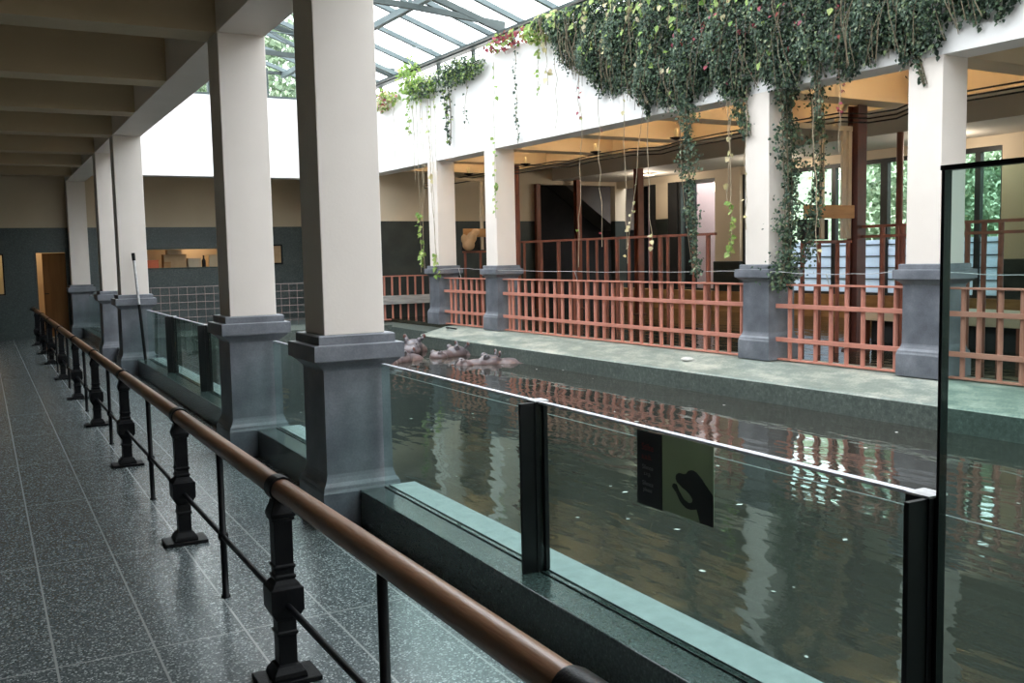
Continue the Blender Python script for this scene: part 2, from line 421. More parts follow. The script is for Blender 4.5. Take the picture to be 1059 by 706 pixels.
# room seen through the door and the hatch
mb = MB(); mb.box(-.4, 2.4, YG+1.9, YG+2.0, 0, 2.6); mb.box(-.4, 2.4, YG+.25, YG+2, -.05, 0); mb.box(-.4,2.4,YG+.25,YG+2,2.6,2.7); mb.box(-.5,-.4,YG+.25,YG+2,0,2.7); mb.box(2.4,2.5,YG+.25,YG+2,0,2.7)
struct('wall_side_room', mb, M['beige'], label='small lit room behind the far door', cat='wall')
mb = MB(); mb.box(3.0, 6.4, YG+1.1, YG+1.2, 1.2, 2.4); mb.box(3.0,6.4,YG+.25,YG+1.2,1.45,1.528); mb.box(3.0,6.4,YG+.25,YG+1.2,2.3,2.4); mb.box(2.9,3.0,YG+.25,YG+1.2,1.45,2.4); mb.box(6.4,6.5,YG+.25,YG+1.2,1.45,2.4)
struct('wall_hatch', mb, M['beige'], label='recess behind the serving hatch', cat='wall')
d = thing('door_1', 'brown wooden door standing ajar in the far granite wall', 'door', (1.735, YG+.1, 0), kind='structure')
lf = MB(); lf.box(-.58, 0, -.02, .02, .01, 1.92); 
def localbuild(mb, name, mat, parent, bevel=0):
    L = ORG[parent.name]; mb.v = [(p[0]+L[0], p[1]+L[1], p[2]+L[2]) for p in mb.v]; return mb.build(name, mat, parent, bevel=bevel)
localbuild(lf, 'door_leaf', M['doorwood'], d, .004)
mb = MB(); mb.tube([(-.52,-.02,1.0),(-.52,-.07,1.0),(-.42,-.07,1.0)], .011); localbuild(mb, 'door_handle', M['black'], d)
d.rotation_euler = (0,0,R(28)); d.rotation_euler = (0,0,R(-38))
mb = MB(); mb.box(1.10,1.13,YG-.02,YG+.05,0,1.96); mb.box(1.735,1.765,YG-.02,YG+.05,0,1.96); mb.box(1.10,1.765,YG-.02,YG+.05,1.93,1.96)
struct('trim_30', mb, M['granite_wall'], label='stone frame round the far door', cat='door frame')
w = thing('window_1', 'small window in the granite wall left of the far door', 'window', (.21, YG+.1, 1.0), kind='structure')
MB().box(-.05,.48,YG+.11,YG+.12,1.0,1.92).build('pane', M['winglass'], w)
mb = MB(); mb.box(-.05,-.02,YG+.08,YG+.15,1.0,1.92); mb.box(.45,.48,YG+.08,YG+.15,1.0,1.92); mb.box(-.02,.45,YG+.08,YG+.15,1.0,1.03); mb.box(-.02,.45,YG+.08,YG+.15,1.89,1.92); mb.build('window_frame', M['black'], w)
mb = MB(); mb.box(3.40,5.95,YG-.03,YG+.25,1.50,1.529); mb.box(3.40,5.95,YG-.015,YG,1.965,2.0)
struct('trim_31', mb, M['granite_curb'], label='stone sill and lintel of the serving hatch', cat='sill')
w = thing('window_2', 'small framed opening in the granite wall right of the hatch', 'window', (6.3, YG, 1.6), kind='structure')
mb = MB(); mb.box(6.36,6.40,YG-.03,YG-.001,1.55,2.05); mb.box(6.68,6.72,YG-.03,YG-.001,1.55,2.05); mb.box(6.40,6.68,YG-.03,YG-.001,1.55,1.59); mb.box(6.40,6.68,YG-.03,YG-.001,2.01,2.05); mb.build('window_frame', M['black'], w)
MB().box(6.40,6.68,YG-.015,YG-.002,1.59,2.01).build('pane', M['card'], w)

# goods in the hatch
def crate(x, y, wd, dp, h, mat, label, name='cardboard_box', z=1.529):
    t = thing(name, label, 'box', (x, y, z))
    mb = MB(); tk = .012
    mb.box(x-wd/2,x+wd/2,y-dp/2,y-dp/2+tk,z,z+h); mb.box(x-wd/2,x+wd/2,y+dp/2-tk,y+dp/2,z,z+h)
    mb.box(x-wd/2,x-wd/2+tk,y-dp/2+tk,y+dp/2-tk,z,z+h); mb.box(x+wd/2-tk,x+wd/2,y-dp/2+tk,y+dp/2-tk,z,z+h); mb.box(x-wd/2+tk,x+wd/2-tk,y-dp/2+tk,y+dp/2-tk,z,z+tk)
    mb.build('box_body', mat, t)
    mb = MB(); mb.bar((x-wd/2,y-dp/2,z+h),(x+wd/2,y-dp/2-.06,z+h+.005),.05,.006) if False else mb.box(x-wd/2-.004,x+wd/2+.004,y-dp/2-.004,y+dp/2+.004,z+h,z+h+.02)
    mb.build('box_lid', mat, t)
crate(3.60, YG+.45, .38, .3, .17, M['orange'], 'orange red crate at the left end of the serving hatch', 'plastic_crate')
crate(4.18, YG+.50, .52, .34, .30, M['card'], 'tall brown box standing left of middle in the hatch')
crate(4.62, YG+.42, .30, .3, .20, M['tan'], 'low tan box beside the tall brown box in the hatch')
crate(5.25, YG+.48, .55, .34, .27, M['ceil'], 'pale wide box right of the dark bottle in the hatch')
crate(3.98, YG+.36, .16, .2, .12, M['ochre'], 'small ochre box in front of the tall brown box in the hatch')
crate(5.68, YG+.44, .24, .28, .36, M['card'], 'tallest brown box at the right end of the hatch')
crate(4.18, YG+.52, .34, .26, .09, M['beige'], 'flat beige box lying on top of the tall brown box in the hatch', z=1.85)
mb = MB(); mb.lathe(4.86, YG+.38, [(.045,1.529),(.048,1.54),(.048,1.68),(.02,1.74),(.018,1.80),(.021,1.80),(.021,1.815)], 14)
tag(mb.build('dark_bottle', M['black']), 'dark bottle standing on the hatch sill between boxes', 'bottle')

# ------------------------------------------------------------------ columns
def column(name, label, zped, ztop, group):
    """origin at the front left corner of the shaft, floor level"""
    t = thing(name, label, 'column', (0,0,0), group=group)
    h = SH/2
    MB().sqstack(h, h, [(h, zped-.002), (h, ztop)]).build('shaft', M['cream'], t, bevel=.006)
    z = zped
    MB().sqstack(h, h, [(h+.062, 0), (h+.062, .225), (h+.055,.242)]).build('plinth', M['stone'], t, bevel=.004)
    MB().sqstack(h, h, [(h+.055, .242), (h+.05,.262), (h+.034,.285), (h+.024,.315), (h+.020,.335), (h+.020,.36), (h+.018, z-.22)]).build('die', M['stone'], t)
    MB().sqstack(h, h, [(h+.018, z-.22), (h+.025, z-.205), (h+.045, z-.185), (h+.070, z-.165), (h+.074,z-.155), (h+.092, z-.152), (h+.092, z-.062), (h+.088,z-.058), (h+.050, z-.056), (h+.050, z-.008), (h+.042, z)]).build('cap', M['stone'], t)
    return t
LL = ['nearest tall column on the walkway side, cut off by the top of the picture', 'second column on the walkway side, behind the nearest one',
      'third column on the walkway side, with a thin pole leaning on it', 'fourth column on the walkway side, half hidden by the third', 'farthest shaded walkway column beside the brown door']
c0 = column('column', LL[0], 1.191, ZB, 'square columns along the walkway')
for i in range(1, 6):
    o = c0 if i == 1 else copy_tree(c0)
    place(o, (1.808, COLY[i], 0), 'W', LL[i-1])
VA, VB, VC, VD = 17.458, 15.174, 8.726, 6.439
LR = {'D': 'far side column nearest the viewer, beside the tall glass pane', 'C': 'far side column wrapped in ivy on its right side',
      'B': 'far side column left of the long rust red railing', 'A': 'far side column farthest back, behind the trailing light green vine'}
ZF = .331
c1 = column('column', 'x', 1.479-ZF, ZB-ZF, 'square columns along the far side of the pool')
for i, (kx, v) in enumerate((('D',VD),('C',VC),('B',VB),('A',VA))):
    o = c1 if i == 0 else copy_tree(c1)
    place(o, (0, v, ZF), 'R', LR[kx])

# ------------------------------------------------------------------ handrail on the walkway
XR = .97; ZR = .765
hr = thing('handrail', 'long wooden handrail on black iron posts along the walkway', 'railing', (XR, 10, 0))
RZ = [(1.2,.803),(2.2,.792),(3.7,.769),(6,.754),(10,.737),(23.5,.718)]
def zrail(y): return float(np.interp(y, [q[0] for q in RZ], [q[1] for q in RZ]))
yy = list(np.linspace(1.57, 23.4, 40))
mb = MB(); mb.tube([(XR, y, zrail(y)) for y in yy], .043, 20, sy=.95); mb.build('rail', M['wood'], hr)
mb = MB(); mb.tube([(XR, y, zrail(y)-.455) for y in [1.2]+yy], .0125, 10); mb.build('lower_rail', M['iron'], hr)
mb = MB(); mb.tube([(XR, y, zrail(y)) for y in (1.2,1.4,1.56)] + [(XR,1.575,zrail(1.57))], [.049,.049,.049,.046], 20); mb.build('end_sleeve', M['iron'], hr)
for y in (1.35,3.70,5.88,8.42,10.72,13.0,15.4,17.95,20.1,22.35):
    d = zrail(y)-.765
    p = MB()
    p.sqstack(XR, y, [(.044,.66+d),(.044,.645+d),(.036,.64+d),(.036,.47+d),(.042,.465+d),(.042,.455+d),(.036,.45+d),(.036,.43+d),(.042,.425+d),(.042,.415+d),(.037,.41+d),(.050,.395+d),(.054,.385+d),(.064,.378+d),(.064,.29+d),(.046,.255+d),(.037,.245+d),(.037,.205+d),(.042,.20+d),(.042,.19+d),(.036,.185+d),(.036,.075),(.046,.07),(.052,.06),(.062,.045),(.066,.03),(.066,.020)])
    po = p.build('post', M['iron'], hr, bevel=.002)
    MB().box(XR-.12, XR+.12, y-.085, y+.085, 0, .022).build('base_plate', M['iron'], po, bevel=.004)
    c = MB(); c.tube([(XR, y-.04, zrail(y-.04)), (XR, y+.04, zrail(y+.04))], .050, 20); c.sqstack(XR, y, [(.030,.73+d),(.034,.71+d),(.042,.69+d),(.048,.672+d),(.048,.66+d),(.044,.655+d)]); c.build('collar', M['iron'], po, bevel=.003)
for y in (2.60,4.79,7.09,9.52,11.85,14.24,16.5,18.9,21.2):
    d = zrail(y)-.765
    b_ = MB(); b_.lathe(XR, y, [(.024,0),(.024,.01),(.0165,.012),(.0165,.29+d),(.024,.295+d),(.026,.31+d),(.024,.325+d),(.0165,.33+d),(.0165,.735+d)], 12)
    b_.build('baluster', M['iron'], hr)
# elbow at the far end
mb = MB(); ZR = .70; mb.tube([(XR,23.3,ZR),(XR,23.45,ZR),(XR,23.6,ZR-.03),(XR-.02,24.1,ZR-.03),(XR-.02,YG-.005,ZR-.03)], .02, 10); mb.build('wall_bracket', M['iron'], hr)

# ------------------------------------------------------------------ glass barrier
GX0, GX1 = 2.137, 2.163
def pane(y0, y1, ztop, label):
    t = thing('glass_screen', label, 'glass panel', (2.15, (y0+y1)/2, .232), group='glass panels of the pool barrier')
    m = MB(); m.box(GX0, GX1, y0, y1, .236, ztop-.004); m.build('pane', M['glass'], t)
    m = MB(); m.box(GX0-.001, GX1+.001, y0, y1, ztop-.004, ztop+.005); m.build('top_edge', M['edge'], t)
    m = MB(); m.box(GX0-.004, GX0-.0005, y0, y1, .231, .236); m.box(GX1+.0005, GX1+.004, y0, y1, .2365, .241); m.build('seal', M['black'], t)
    return t
ZG = .998
pane(3.765, 5.62, ZG, 'glass panel left of the nearer dark post, beside the nearest column')
pane(1.73, 3.70, ZG, 'large low glass panel carrying the small sign')
pane(6.155, 8.15, .97, 'glass panel glimpsed between the two nearest walkway columns')
pane(8.68, 10.87, .955, 'glass panel just left of the second walkway column')
pane(11.0, 13.0, .955, 'middle glass panel between second and third walkway columns')
pane(13.15, 15.24, .955, 'glass panel right behind the leaning pole')
pane(18.3, 20.15, .95, 'farther glass panel by the fourth walkway column')
pane(20.25, 23.9, .95, 'farthest dark glass panel by the last walkway column')
# the tall pane at the right
t = thing('glass_screen', 'tall glass panel with black edge at the right of the picture', 'glass panel', (2.15, .5, .232), group='glass panels of the pool barrier')
MB().box(GX0, GX1, -.9, 1.636, .236, 1.84).build('pane', M['glass'], t)
m = MB(); m.box(GX0-.004, GX1+.004, -.9, 1.648, 1.84, 1.852); m.box(GX0-.001, GX1+.001, 1.637, 1.646, .232, 1.84); m.build('edge_frame', M['black'], t)
def gpost(y, ztop, label):
    t = thing('glass_post', label, 'post', (2.12, y, .23), group='dark metal posts of the glass barrier')
    MB().box(2.045, 2.125, y-.008, y+.008, .23, ztop).build('fin', M['black'], t, bevel=.002)
    m = MB(); m.box(2.118, 2.137, y-.012, y+.062, .23, ztop); m.box(2.163, 2.182, y-.012, y+.062, .23, ztop); m.box(2.137,2.163,y+.012,y+.026,.23,ztop); m.build('clamp', M['black'], t)
    MB().box(2.118, 2.19, y-.012, y+.062, ztop, ztop+.006).build('lit_top', M['wire'], t)  # pale grey plate paints the light on the black post's top
    return t
gpost(3.703, 1.0, 'dark metal post between the two large low glass panels')
gpost(1.664, 1.0, 'dark metal post at the foot of the tall glass panel')
gpost(10.92, .96, 'dark metal post just left of the second walkway column')
gpost(13.05, .96, 'dark metal post right of the leaning pole')
gpost(20.19, .955, 'dark metal post between fourth and last walkway columns')
# wire inside the glass
m = MB(); m.tube([(2.205, y, .938+.003*math.sin(y)) for y in np.linspace(-.9, 5.676, 12)], .0018, 6)
tag(m.build('electric_wire', M['wire']), 'thin taut wire running just behind the low glass panels', 'wire')

# sign on the glass
sg = thing('sign', 'small black and olive sign with hand silhouette on the glass', 'sign', (2.134, 2.73, .71))
xs0, xs1 = 2.1315, 2.1365
MB().box(xs0, xs1, 2.797, 2.948, .711, .990).build('text_panel', M['signblack'], sg)
tag(MB().box(xs0+.002, xs1, 2.514, 2.7965, .715, .993).build('film_panel', M['film'], sg), 'olive translucent film')
out = [(530,660),(450,635),(440,590),(430,550),(412,552),(395,553),(375,548),(360,540),(342,522),(325,500),(312,472),(300,445),(285,425),(275,410),(278,398),(285,390),(300,394),(306,405),(310,418),(318,438),(330,458),(340,475),(352,490),(375,508),(390,511),(402,505),(405,490),(397,472),(385,455),(365,435),(340,415),(320,395),(305,380),(298,360),(299,345),(305,333),(318,325),(332,327),(345,331),(358,331),(368,327),(374,316),(385,309),(398,306),(412,309),(428,319),(440,332),(462,360),(480,390),(505,428),(530,465)]
poly = []
for x, y in out:
    a = (x-207)/323; tp = 90+67*a; bt = 555+105*a; b = (y-tp)/(bt-tp)
    poly.append((2.7965-(2.7965-2.514)*min(a,1), .993-(.993-.715)*max(0,min(b,1))))
tag(MB().prism(poly, 'x', xs0-.0002, xs0+.002).build('hand_silhouette', M['hand'], sg), 'black hand silhouette')
def text(body, size, y, z, mat, name):
    c = bpy.data.curves.new('tmp', 'FONT'); c.body = body; c.size = size; c.align_x = 'LEFT'; c.extrude = .0004
    o = bpy.data.objects.new('tmp', c); COL.objects.link(o)
    bpy.context.view_layer.update()
    me = bpy.data.meshes.new_from_object(o.evaluated_get(bpy.context.evaluated_depsgraph_get()))
    bpy.data.objects.remove(o)
    me.materials.clear(); me.materials.append(M[mat])
    ob = bpy.data.objects.new(name, me); COL.objects.link(ob); ob.parent = sg
    L = ORG[sg.name]
    # reading direction runs towards -Y when seen from the walkway
    ob.matrix_local = Matrix.Translation((xs0-.0005-L[0], y-L[1], z-L[2])) @ Matrix(((0,0,-1,0),(-1,0,0,0),(0,1,0,0),(0,0,0,1)))
text('Stilte', .036, 2.918, .920, 'redtext', 'heading')
text('a.u.b.', .030, 2.918, .886, 'redtext', 'heading')
text('Silence', .024, 2.915, .848, 'greytext', 'caption')
text('s.v.p.', .022, 2.905, .825, 'greytext', 'caption')
text('Silence', .024, 2.915, .787, 'greytext', 'caption')
text('please', .022, 2.910, .764, 'greytext', 'caption')

# pole leaning on the third column
pl = thing('leaning_pole', 'thin grey and black pole leaning on the third walkway column', 'pole', (2.03, 15.0, .23))
a, b = Vector((2.06, 15.05, .235)), Vector((1.985, 15.18, 1.80))
L_ = lambda s: a + (b-a)*s
MB().tube([L_(0), L_(.52)], .022, 10).build('lower_sleeve', M['black'], pl)
MB().tube([L_(.52), L_(.93)], .019, 10).build('shaft', M['wire'], pl)
MB().tube([L_(.93), L_(1)], .025, 10).build('grip', M['black'], pl)

# ------------------------------------------------------------------ the pool
struct('floor_pool', MB().box(2.335,8.3,Y0,19.4,-.34,-.05), M['water'], label='dark rippled water of the hippo pool', cat='water')
prof = [(-.65,-.35),(-.65,.17),(-.635,.187),(-.09,.318),(.39,.331),(.39,-.35)]
struct('trim_40', MB().prism(prof, 'y', Y0, 17.05), [M['pool_stone']], 'R', 'sloping stone ledge along the far side of the pool', 'ledge')
# give the sloping top its own paler stone
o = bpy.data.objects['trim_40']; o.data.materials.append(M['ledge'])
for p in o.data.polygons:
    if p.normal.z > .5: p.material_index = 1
m = MB(); m.box(2.342, 7.62, 19.3, 20.9, -.35, .235); m.prism([(7.6,16.98),(8.3,17.0),(8.3,20.9),(7.6,20.9)], 'z', -.35, .20)
o = struct('trim_41', m, [M['pool_stone'], M['ledge']], label='stone edge across the far end of the pool', cat='ledge')
for p in o.data.polygons:
    if p.normal.z > .5: p.material_index = 0
struct('floor_end', MB().box(2.342, 8.4, 20.9, YG, -.35, .19), M['granite_wall'], label='stone floor behind the wire mesh fence', cat='floor')
# speckle on the water
m = MB()
for i in range(70):
    x = random.uniform(2.6, 8.0); y = random.uniform(2.0, 15); s = random.uniform(.008, .022); an = random.uniform(0, 6.28)
    m.add([(x+s*math.cos(an+q)*(1.6 if q in (0,3.14) else .7), y+s*math.sin(an+q), -.046) for q in (0,.8,1.57,2.4,3.14,3.9,4.71,5.5)], [(0,1,2,3,4,5,6,7)])
tag(m.build('floating_flecks', M['pebble']), 'tiny pale flecks floating on the dark pool water', 'debris', kind='stuff')
m = MB(); m.ellipsoid((-.31, 9.83, .275), .075, .10, .03, 18, 8); st = m.build('oval_stone', M['pebble'], None, 'R')
tag(st, 'pale oval stone lying on the far ledge below the long railing', 'stone')
m = MB(); m.tube([(-.2+.09*math.cos(t), 16.6+.16*math.sin(t), .305-.02*math.cos(t)) for t in np.linspace(0, 2*math.pi, 20)], .012, 8, False)
tag(m.build('iron_ring', M['iron'], None, 'R'), 'dark ring lying on the ledge near the farthest far side columns', 'ring')

# ------------------------------------------------------------------ far side: beam, room, ceilings
struct('wall_right', MB().box(0, .389, Y0, 22.0, ZB, 5.12), M['white_wall'], 'R', 'white upper wall over the far colonnade', 'wall')
struct('wall_end', MB().box(2.197, 7.4, 22.0, 22.38, ZB, 5.27), M['white_wall'], label='white upper wall across the far end of the hall', cat='wall')
struct('wall_corner', MB().box(7.40, 7.60, 21.3, YG, .19, ZB+.7), M['beige'], label='short beige wall closing the far corner', cat='wall')
k = 50
for v in (VD, VC, 10.87, 13.02, VB, VA, 19.6, 4.2, 2.0, -.2, -2.4, -4.6):
    struct('trim_%d' % k, MB().box(.390, 2.55, v, v+.389, ZB+.003, 4.1), M['warm'], 'R', 'sand coloured cross beam behind the far colonnade', 'beam'); k += 1
struct('trim_%d' % k, MB().box(2.55, 2.94, Y0, 21.3, ZB, 4.1), M['warm'], 'R', 'sand coloured long beam inside the far room', 'beam'); k += 1
struct('ceiling_far', MB().box(.39, 5.0, Y0, 21.4, 4.1, 4.3), M['warm'], 'R', 'sand coloured ceiling of the far room', 'ceiling')
struct('ceiling_low', MB().box(5.0, 7.3, Y0, 21.4, 3.5, 4.3), M['ceilw'], 'R', 'pale low ceiling in front of the far windows', 'ceiling')
struct('floor_far', MB().box(.389,6.88,Y0,20.95,-.3,.28), M['water2'], 'R', 'rippled water of the indoor pool behind the railing', 'water')
# back wall of the far room
VBW = 20.95
m = MB(); holed(m, -.75, 7.3, -.3, 2.49, [(4.55,6.95,-.3,2.49)], VBW, VBW+.2); struct('wall_far_back', m, M['dado'], 'R', 'dark lower wall at the back of the far room', 'wall')
m = MB(); holed(m, -.75, 7.3, 2.49, 4.2, [(4.55,6.95,2.49,3.40)], VBW, VBW+.2); struct('wall_far_back_upper', m, M['beige'], 'R', 'beige upper wall at the back of the far room', 'wall')
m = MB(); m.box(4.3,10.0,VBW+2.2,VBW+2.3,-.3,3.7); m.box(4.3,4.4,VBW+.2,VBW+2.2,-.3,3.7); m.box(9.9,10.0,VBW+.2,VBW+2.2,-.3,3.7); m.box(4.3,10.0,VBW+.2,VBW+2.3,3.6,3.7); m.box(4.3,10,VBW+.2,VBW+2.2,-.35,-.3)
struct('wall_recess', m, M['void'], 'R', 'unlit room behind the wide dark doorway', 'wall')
m = MB(); m.prism([(6.2,3.55),(8.9,3.55),(8.9,2.30),(8.1,2.30),(7.75,2.48)], 'y', VBW+1.3, VBW+2.1)
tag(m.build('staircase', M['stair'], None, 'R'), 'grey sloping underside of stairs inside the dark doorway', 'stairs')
# window wall at the far right
UW = 7.0
struct('trim_70', MB().box(UW-.12, UW+.25, Y0, VBW, -.1, .74), M['ochre'], 'R', 'ochre low wall under the far windows', 'wall')
struct('trim_71', MB().box(UW, UW+.25, Y0, VBW, 3.33, 4.2), M['beige'], 'R', 'beige wall strip above the far windows', 'wall')
for kk, (a, b) in enumerate(((16.4,17.2),(8.9,10.24),(2.0,3.2),(18.9,19.35))):
    t = thing('pillar', ['beige pillar with dark foot between pink doorway and windows', 'beige pillar with dark foot behind the tall glass panel', 'beige pillar of the window wall beyond the picture', 'narrow beige pillar with tall dark foot left of the pink doorway'][kk], 'pillar', (UW+.05, (a+b)/2, .28), 'R')
    zf = 1.42 if kk < 3 else 2.47
    MB().box(UW-.03*(kk<3), UW+.25, a, b, zf, 3.5).build('shaft', M['beige'], t)
    MB().box(UW-.07*(kk<3), UW+.25, a-.03*(kk<3), b+.03*(kk<3), .28, zf).build('foot', M['dado'], t, bevel=.02)
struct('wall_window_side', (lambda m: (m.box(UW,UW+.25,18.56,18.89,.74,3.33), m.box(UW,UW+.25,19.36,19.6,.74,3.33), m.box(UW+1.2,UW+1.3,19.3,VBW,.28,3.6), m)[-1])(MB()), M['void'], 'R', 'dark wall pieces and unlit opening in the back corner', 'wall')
def window(n, a, b, mull, zt=3.34, frost=True, label=''):
    t = thing('window_%d' % n, label, 'window', (UW+.1, (a+b)/2, .74), 'R', kind='structure')
    m = MB(); m.box(UW+.05,UW+.13,a,a+.07,.74,zt); m.box(UW+.05,UW+.13,b-.07,b,.74,zt); m.box(UW+.05,UW+.13,a+.07,b-.07,zt-.09,zt); m.box(UW+.05,UW+.13,a+.07,b-.07,.74,.79)
    for q, wd in mull: m.box(UW+.04,UW+.14,q-wd/2,q+wd/2,.79,zt-.09)
    m.build('window_frame', M['frame_dark'], t)
    zz = 1.82 if frost else .79
    MB().box(UW+.085,UW+.095,a+.07,b-.07,zz,zt-.09).build('pane', M['winglass'], t)
    if frost:
        tag(MB().box(UW+.085,UW+.095,a+.07,b-.07,.79,1.8).build('pane', M['frosted'], t), 'frosted lower pane')
        m = MB()
        for z in (1.05,1.27,1.49,1.71): m.box(UW+.07,UW+.11,a+.07,b-.07,z-.008,z+.008)
        m.build('glazing_bar', M['frame_dark'], t)
window(3, 10.24, 16.4, [(10.73,.1),(12.65,.16),(13.85,.1),(15.2,.1)], label='wide dark framed window with frosted lower panes')
window(4, 17.2, 18.55, [], 3.33, False, 'tall window looking on a pink wall')
window(5, 3.2, 8.9, [(5,.1),(7,.1)], label='dark framed window beyond the right of the picture')
# outside
struct('floor_outside', MB().box(-30, 45, -25, 60, -.6, -.4), M['ground'], label='ground outside the building', cat='ground')
tag(MB().box(9.3, 9.6, 17.4, 22.5, -.4, 3.9).build('garden_wall', M['pink'], None, 'R'), 'pink wall seen through the tall far window', 'wall')

# leaves ----------------------------------------------------------
def leaves(P, S, D, N, fold=.25, wide=.75):
    """P centres, S lengths, D tip directions, N facing normals (numpy) -> MB: one folded six-point leaf each"""
    D = D/np.linalg.norm(D, axis=1)[:,None]; W = np.cross(D, N); W /= (np.linalg.norm(W, axis=1)[:,None]+1e-9); N = np.cross(W, D)
    S = S[:,None]
    b = P; t = P + D*S
    l1 = P + D*S*.28 + W*S*wide*.5 + N*S*fold*.5; r1 = P + D*S*.28 - W*S*wide*.5 + N*S*fold*.5
    l2 = P + D*S*.66 + W*S*wide*.33 + N*S*fold*.33; r2 = P + D*S*.66 - W*S*wide*.33 + N*S*fold*.33
    V = np.stack([b,l1,l2,t,r2,r1], 1).reshape(-1,3)
    m = MB(); m.v = [tuple(p) for p in V]
    n = len(P)
    for i in range(n):
        q = i*6; m.f += [(q,q+1,q+2,q+3),(q,q+3,q+4,q+5)]
    m.sm = [False]*(2*n); m.mi = [0]*(2*n)
    return m
def fast_build(m, name, mat, parent):
    r = parent
    while r.parent: r = r.parent
    L = np.array(ORG[r.name]); me = bpy.data.meshes.new(name)
    me.from_pydata([tuple(p) for p in (np.array(m.v)-L)], [], m.f)
    for mm in (mat if isinstance(mat, list) else [mat]): me.materials.append(mm)
    me.update(); o = bpy.data.objects.new(name, me); COL.objects.link(o); o.parent = parent; return o
def rnd(n, s=1.0): return RNG.normal(0, s, (n,3))

def hedge(name, label, cat, u0, u1, v0, v1, z0, z1, n, size, frame='R', group=None):
    t = thing(name, label, cat, ((u0+u1)/2, (v0+v1)/2, z0), frame, group)
    cu, cv, cz = (u0+u1)/2, (v0+v1)/2, (z0+z1)/2
    d = rnd(n); d /= np.linalg.norm(d, axis=1)[:,None]
    r = .72 + .3*RNG.random(n)
    lump = 1 + .18*np.sin(d[:,0]*5+cv)*np.cos(d[:,1]*6+cu) + .1*np.sin(d[:,2]*9)
    P = np.array([cu,cv,cz]) + d*np.array([(u1-u0)/2,(v1-v0)/2,(z1-z0)/2])*(r*lump)[:,None]
    D = rnd(n)*.8 + np.array([0,0,-.5]); N = d + rnd(n)*.5
    fast_build(leaves(P, RNG.uniform(.7,1.3,n)*size, D, N), 'foliage', M['hedge'], t)
    m = MB(); m.tube([(cu,cv,z0),(cu+.05,cv-.03,cz)], [.09,.04], 8); m.build('stem', M['stem'], t)
    return t
for i, (v, z1) in enumerate(((10.4,3.6),(12.7,3.2),(15.0,3.7),(8.1,3.6))):
    hedge('garden_bush', ['bright leafy bush outside the window nearest the pillar', 'leafy bush outside the middle of the wide window', 'leafy bush outside the left end of the wide window', 'leafy bush outside beyond the right pillar'][i], 'bush', 8.9, 11.3, v-.86, v+.86, -.4, z1+.6, 4000, .13, group='bushes outside the far windows')
struct('floor_bank', MB().prism([(11.6,-.4),(17.5,5.6),(18,5.6),(18,-.4)], 'y', 0, 24), M['bank'], 'R', 'green grassy bank behind the garden bushes', 'bank')
for i, (x, z1) in enumerate(((2.6,6.8),(5.1,7.4),(7.6,7.6))):
    hedge('garden_tree', ['leafy tree outside the gable glass, leftmost', 'leafy tree outside the gable glass, middle', 'leafy tree outside the gable glass, rightmost'][i], 'tree', x-.96, x+.96, 26.0, 28.5, 2.0, z1+.9, 4200, .17, 'W', 'trees outside the gable glass')
# ------------------------------------------------------------------ railings of the far colonnade
def railing(v0, v1, bars, label, frame='R'):
    t = thing('railing', label, 'railing', (.1, (v0+v1)/2, ZF), frame, group='salmon railings between the far columns')
    u = .12
    MB().box(u-.05, u+.045, v0-.03, v1+.03, 1.225, 1.245).build('top_rail', M['salmon'], t, bevel=.003)
    for z in (.985, .585): MB().box(u-.055, u-.027, v0-.02, v1+.02, z-.026, z+.026).build('cross_rail', M['salmon'], t, bevel=.003)
    MB().box(u-.04, u+.03, v0-.02, v1+.02, .336, .356).build('bottom_rail', M['salmon'], t, bevel=.003)
    for v in bars: MB().tube([(u, v, .352), (u, v, 1.227)], .026, 10).build('bar', M['salmon'], t)
    return t
e = SH+.07
railing(VD+e, VC-.07, [8.50,8.34,8.11,7.89,7.67,7.45,7.23,7.03], 'short salmon railing between the ivy column and the nearest far column')
railing(VC+e, VB-.07, [14.98,14.86]+[14.66-.2235*i for i in range(25)], 'long salmon railing between ivy column and the next column back')
railing(VB+e, VA-.07, [17.2,17.02,16.8,16.58,16.36,16.15,15.93,15.72], 'narrow salmon railing between the two farthest far side columns')
railing(4.2+e-.2, VD-.07, [6.25,6.08]+[5.86-.22*i for i in range(5)], 'salmon railing seen through the tall glass panel')
# cross railing at the far end, with a grey plank
t = thing('railing', 'farthest salmon railing with a grey plank across it', 'railing', (7.9, 21.0, .2), group='salmon railings between the far columns')
yc = 20.75
MB().box(6.6, 9.3, yc-.04, yc+.04, 1.225, 1.25).build('top_rail', M['salmon'], t)
MB().box(6.6, 9.3, yc-.03, yc+.03, .24, .27).build('bottom_rail', M['salmon'], t)
for i in range(14): x = 6.7+.19*i; MB().tube([(x,yc,.26),(x,yc,1.23)], .026, 8).build('bar', M['salmon'], t)
tag(MB().box(6.6, 9.25, yc-.09, yc-.04, .60, .80).build('plank', M['greyplank'], t, bevel=.004), 'weathered grey plank')
# wire mesh fence at the far end
t = thing('mesh_fence', 'square wire mesh fence across the far end of the pool', 'fence', (4.6, 20.9, .2))
m = MB()
for i in range(int((6.5-2.5)/.178)+1):
    x = 2.5+.178*i; m.tube([(x,20.9,.19),(x,20.9,1.14)], .004, 4)
for i in range(7): z = .2+.1567*i; m.tube([(2.5,20.9,z),(6.5,20.9,z)], .004, 4)
m.build('wire_grid', M['mesh_wire'], t)
for x in (2.5, 4.5, 6.5): MB().tube([(x,20.92,.19),(x,20.92,1.18)], .016, 8).build('fence_post', M['mesh_wire'], t)
MB().box(2.45,6.55,20.88,20.93,.19,.215).build('base_rail', M['darkrust'], t)
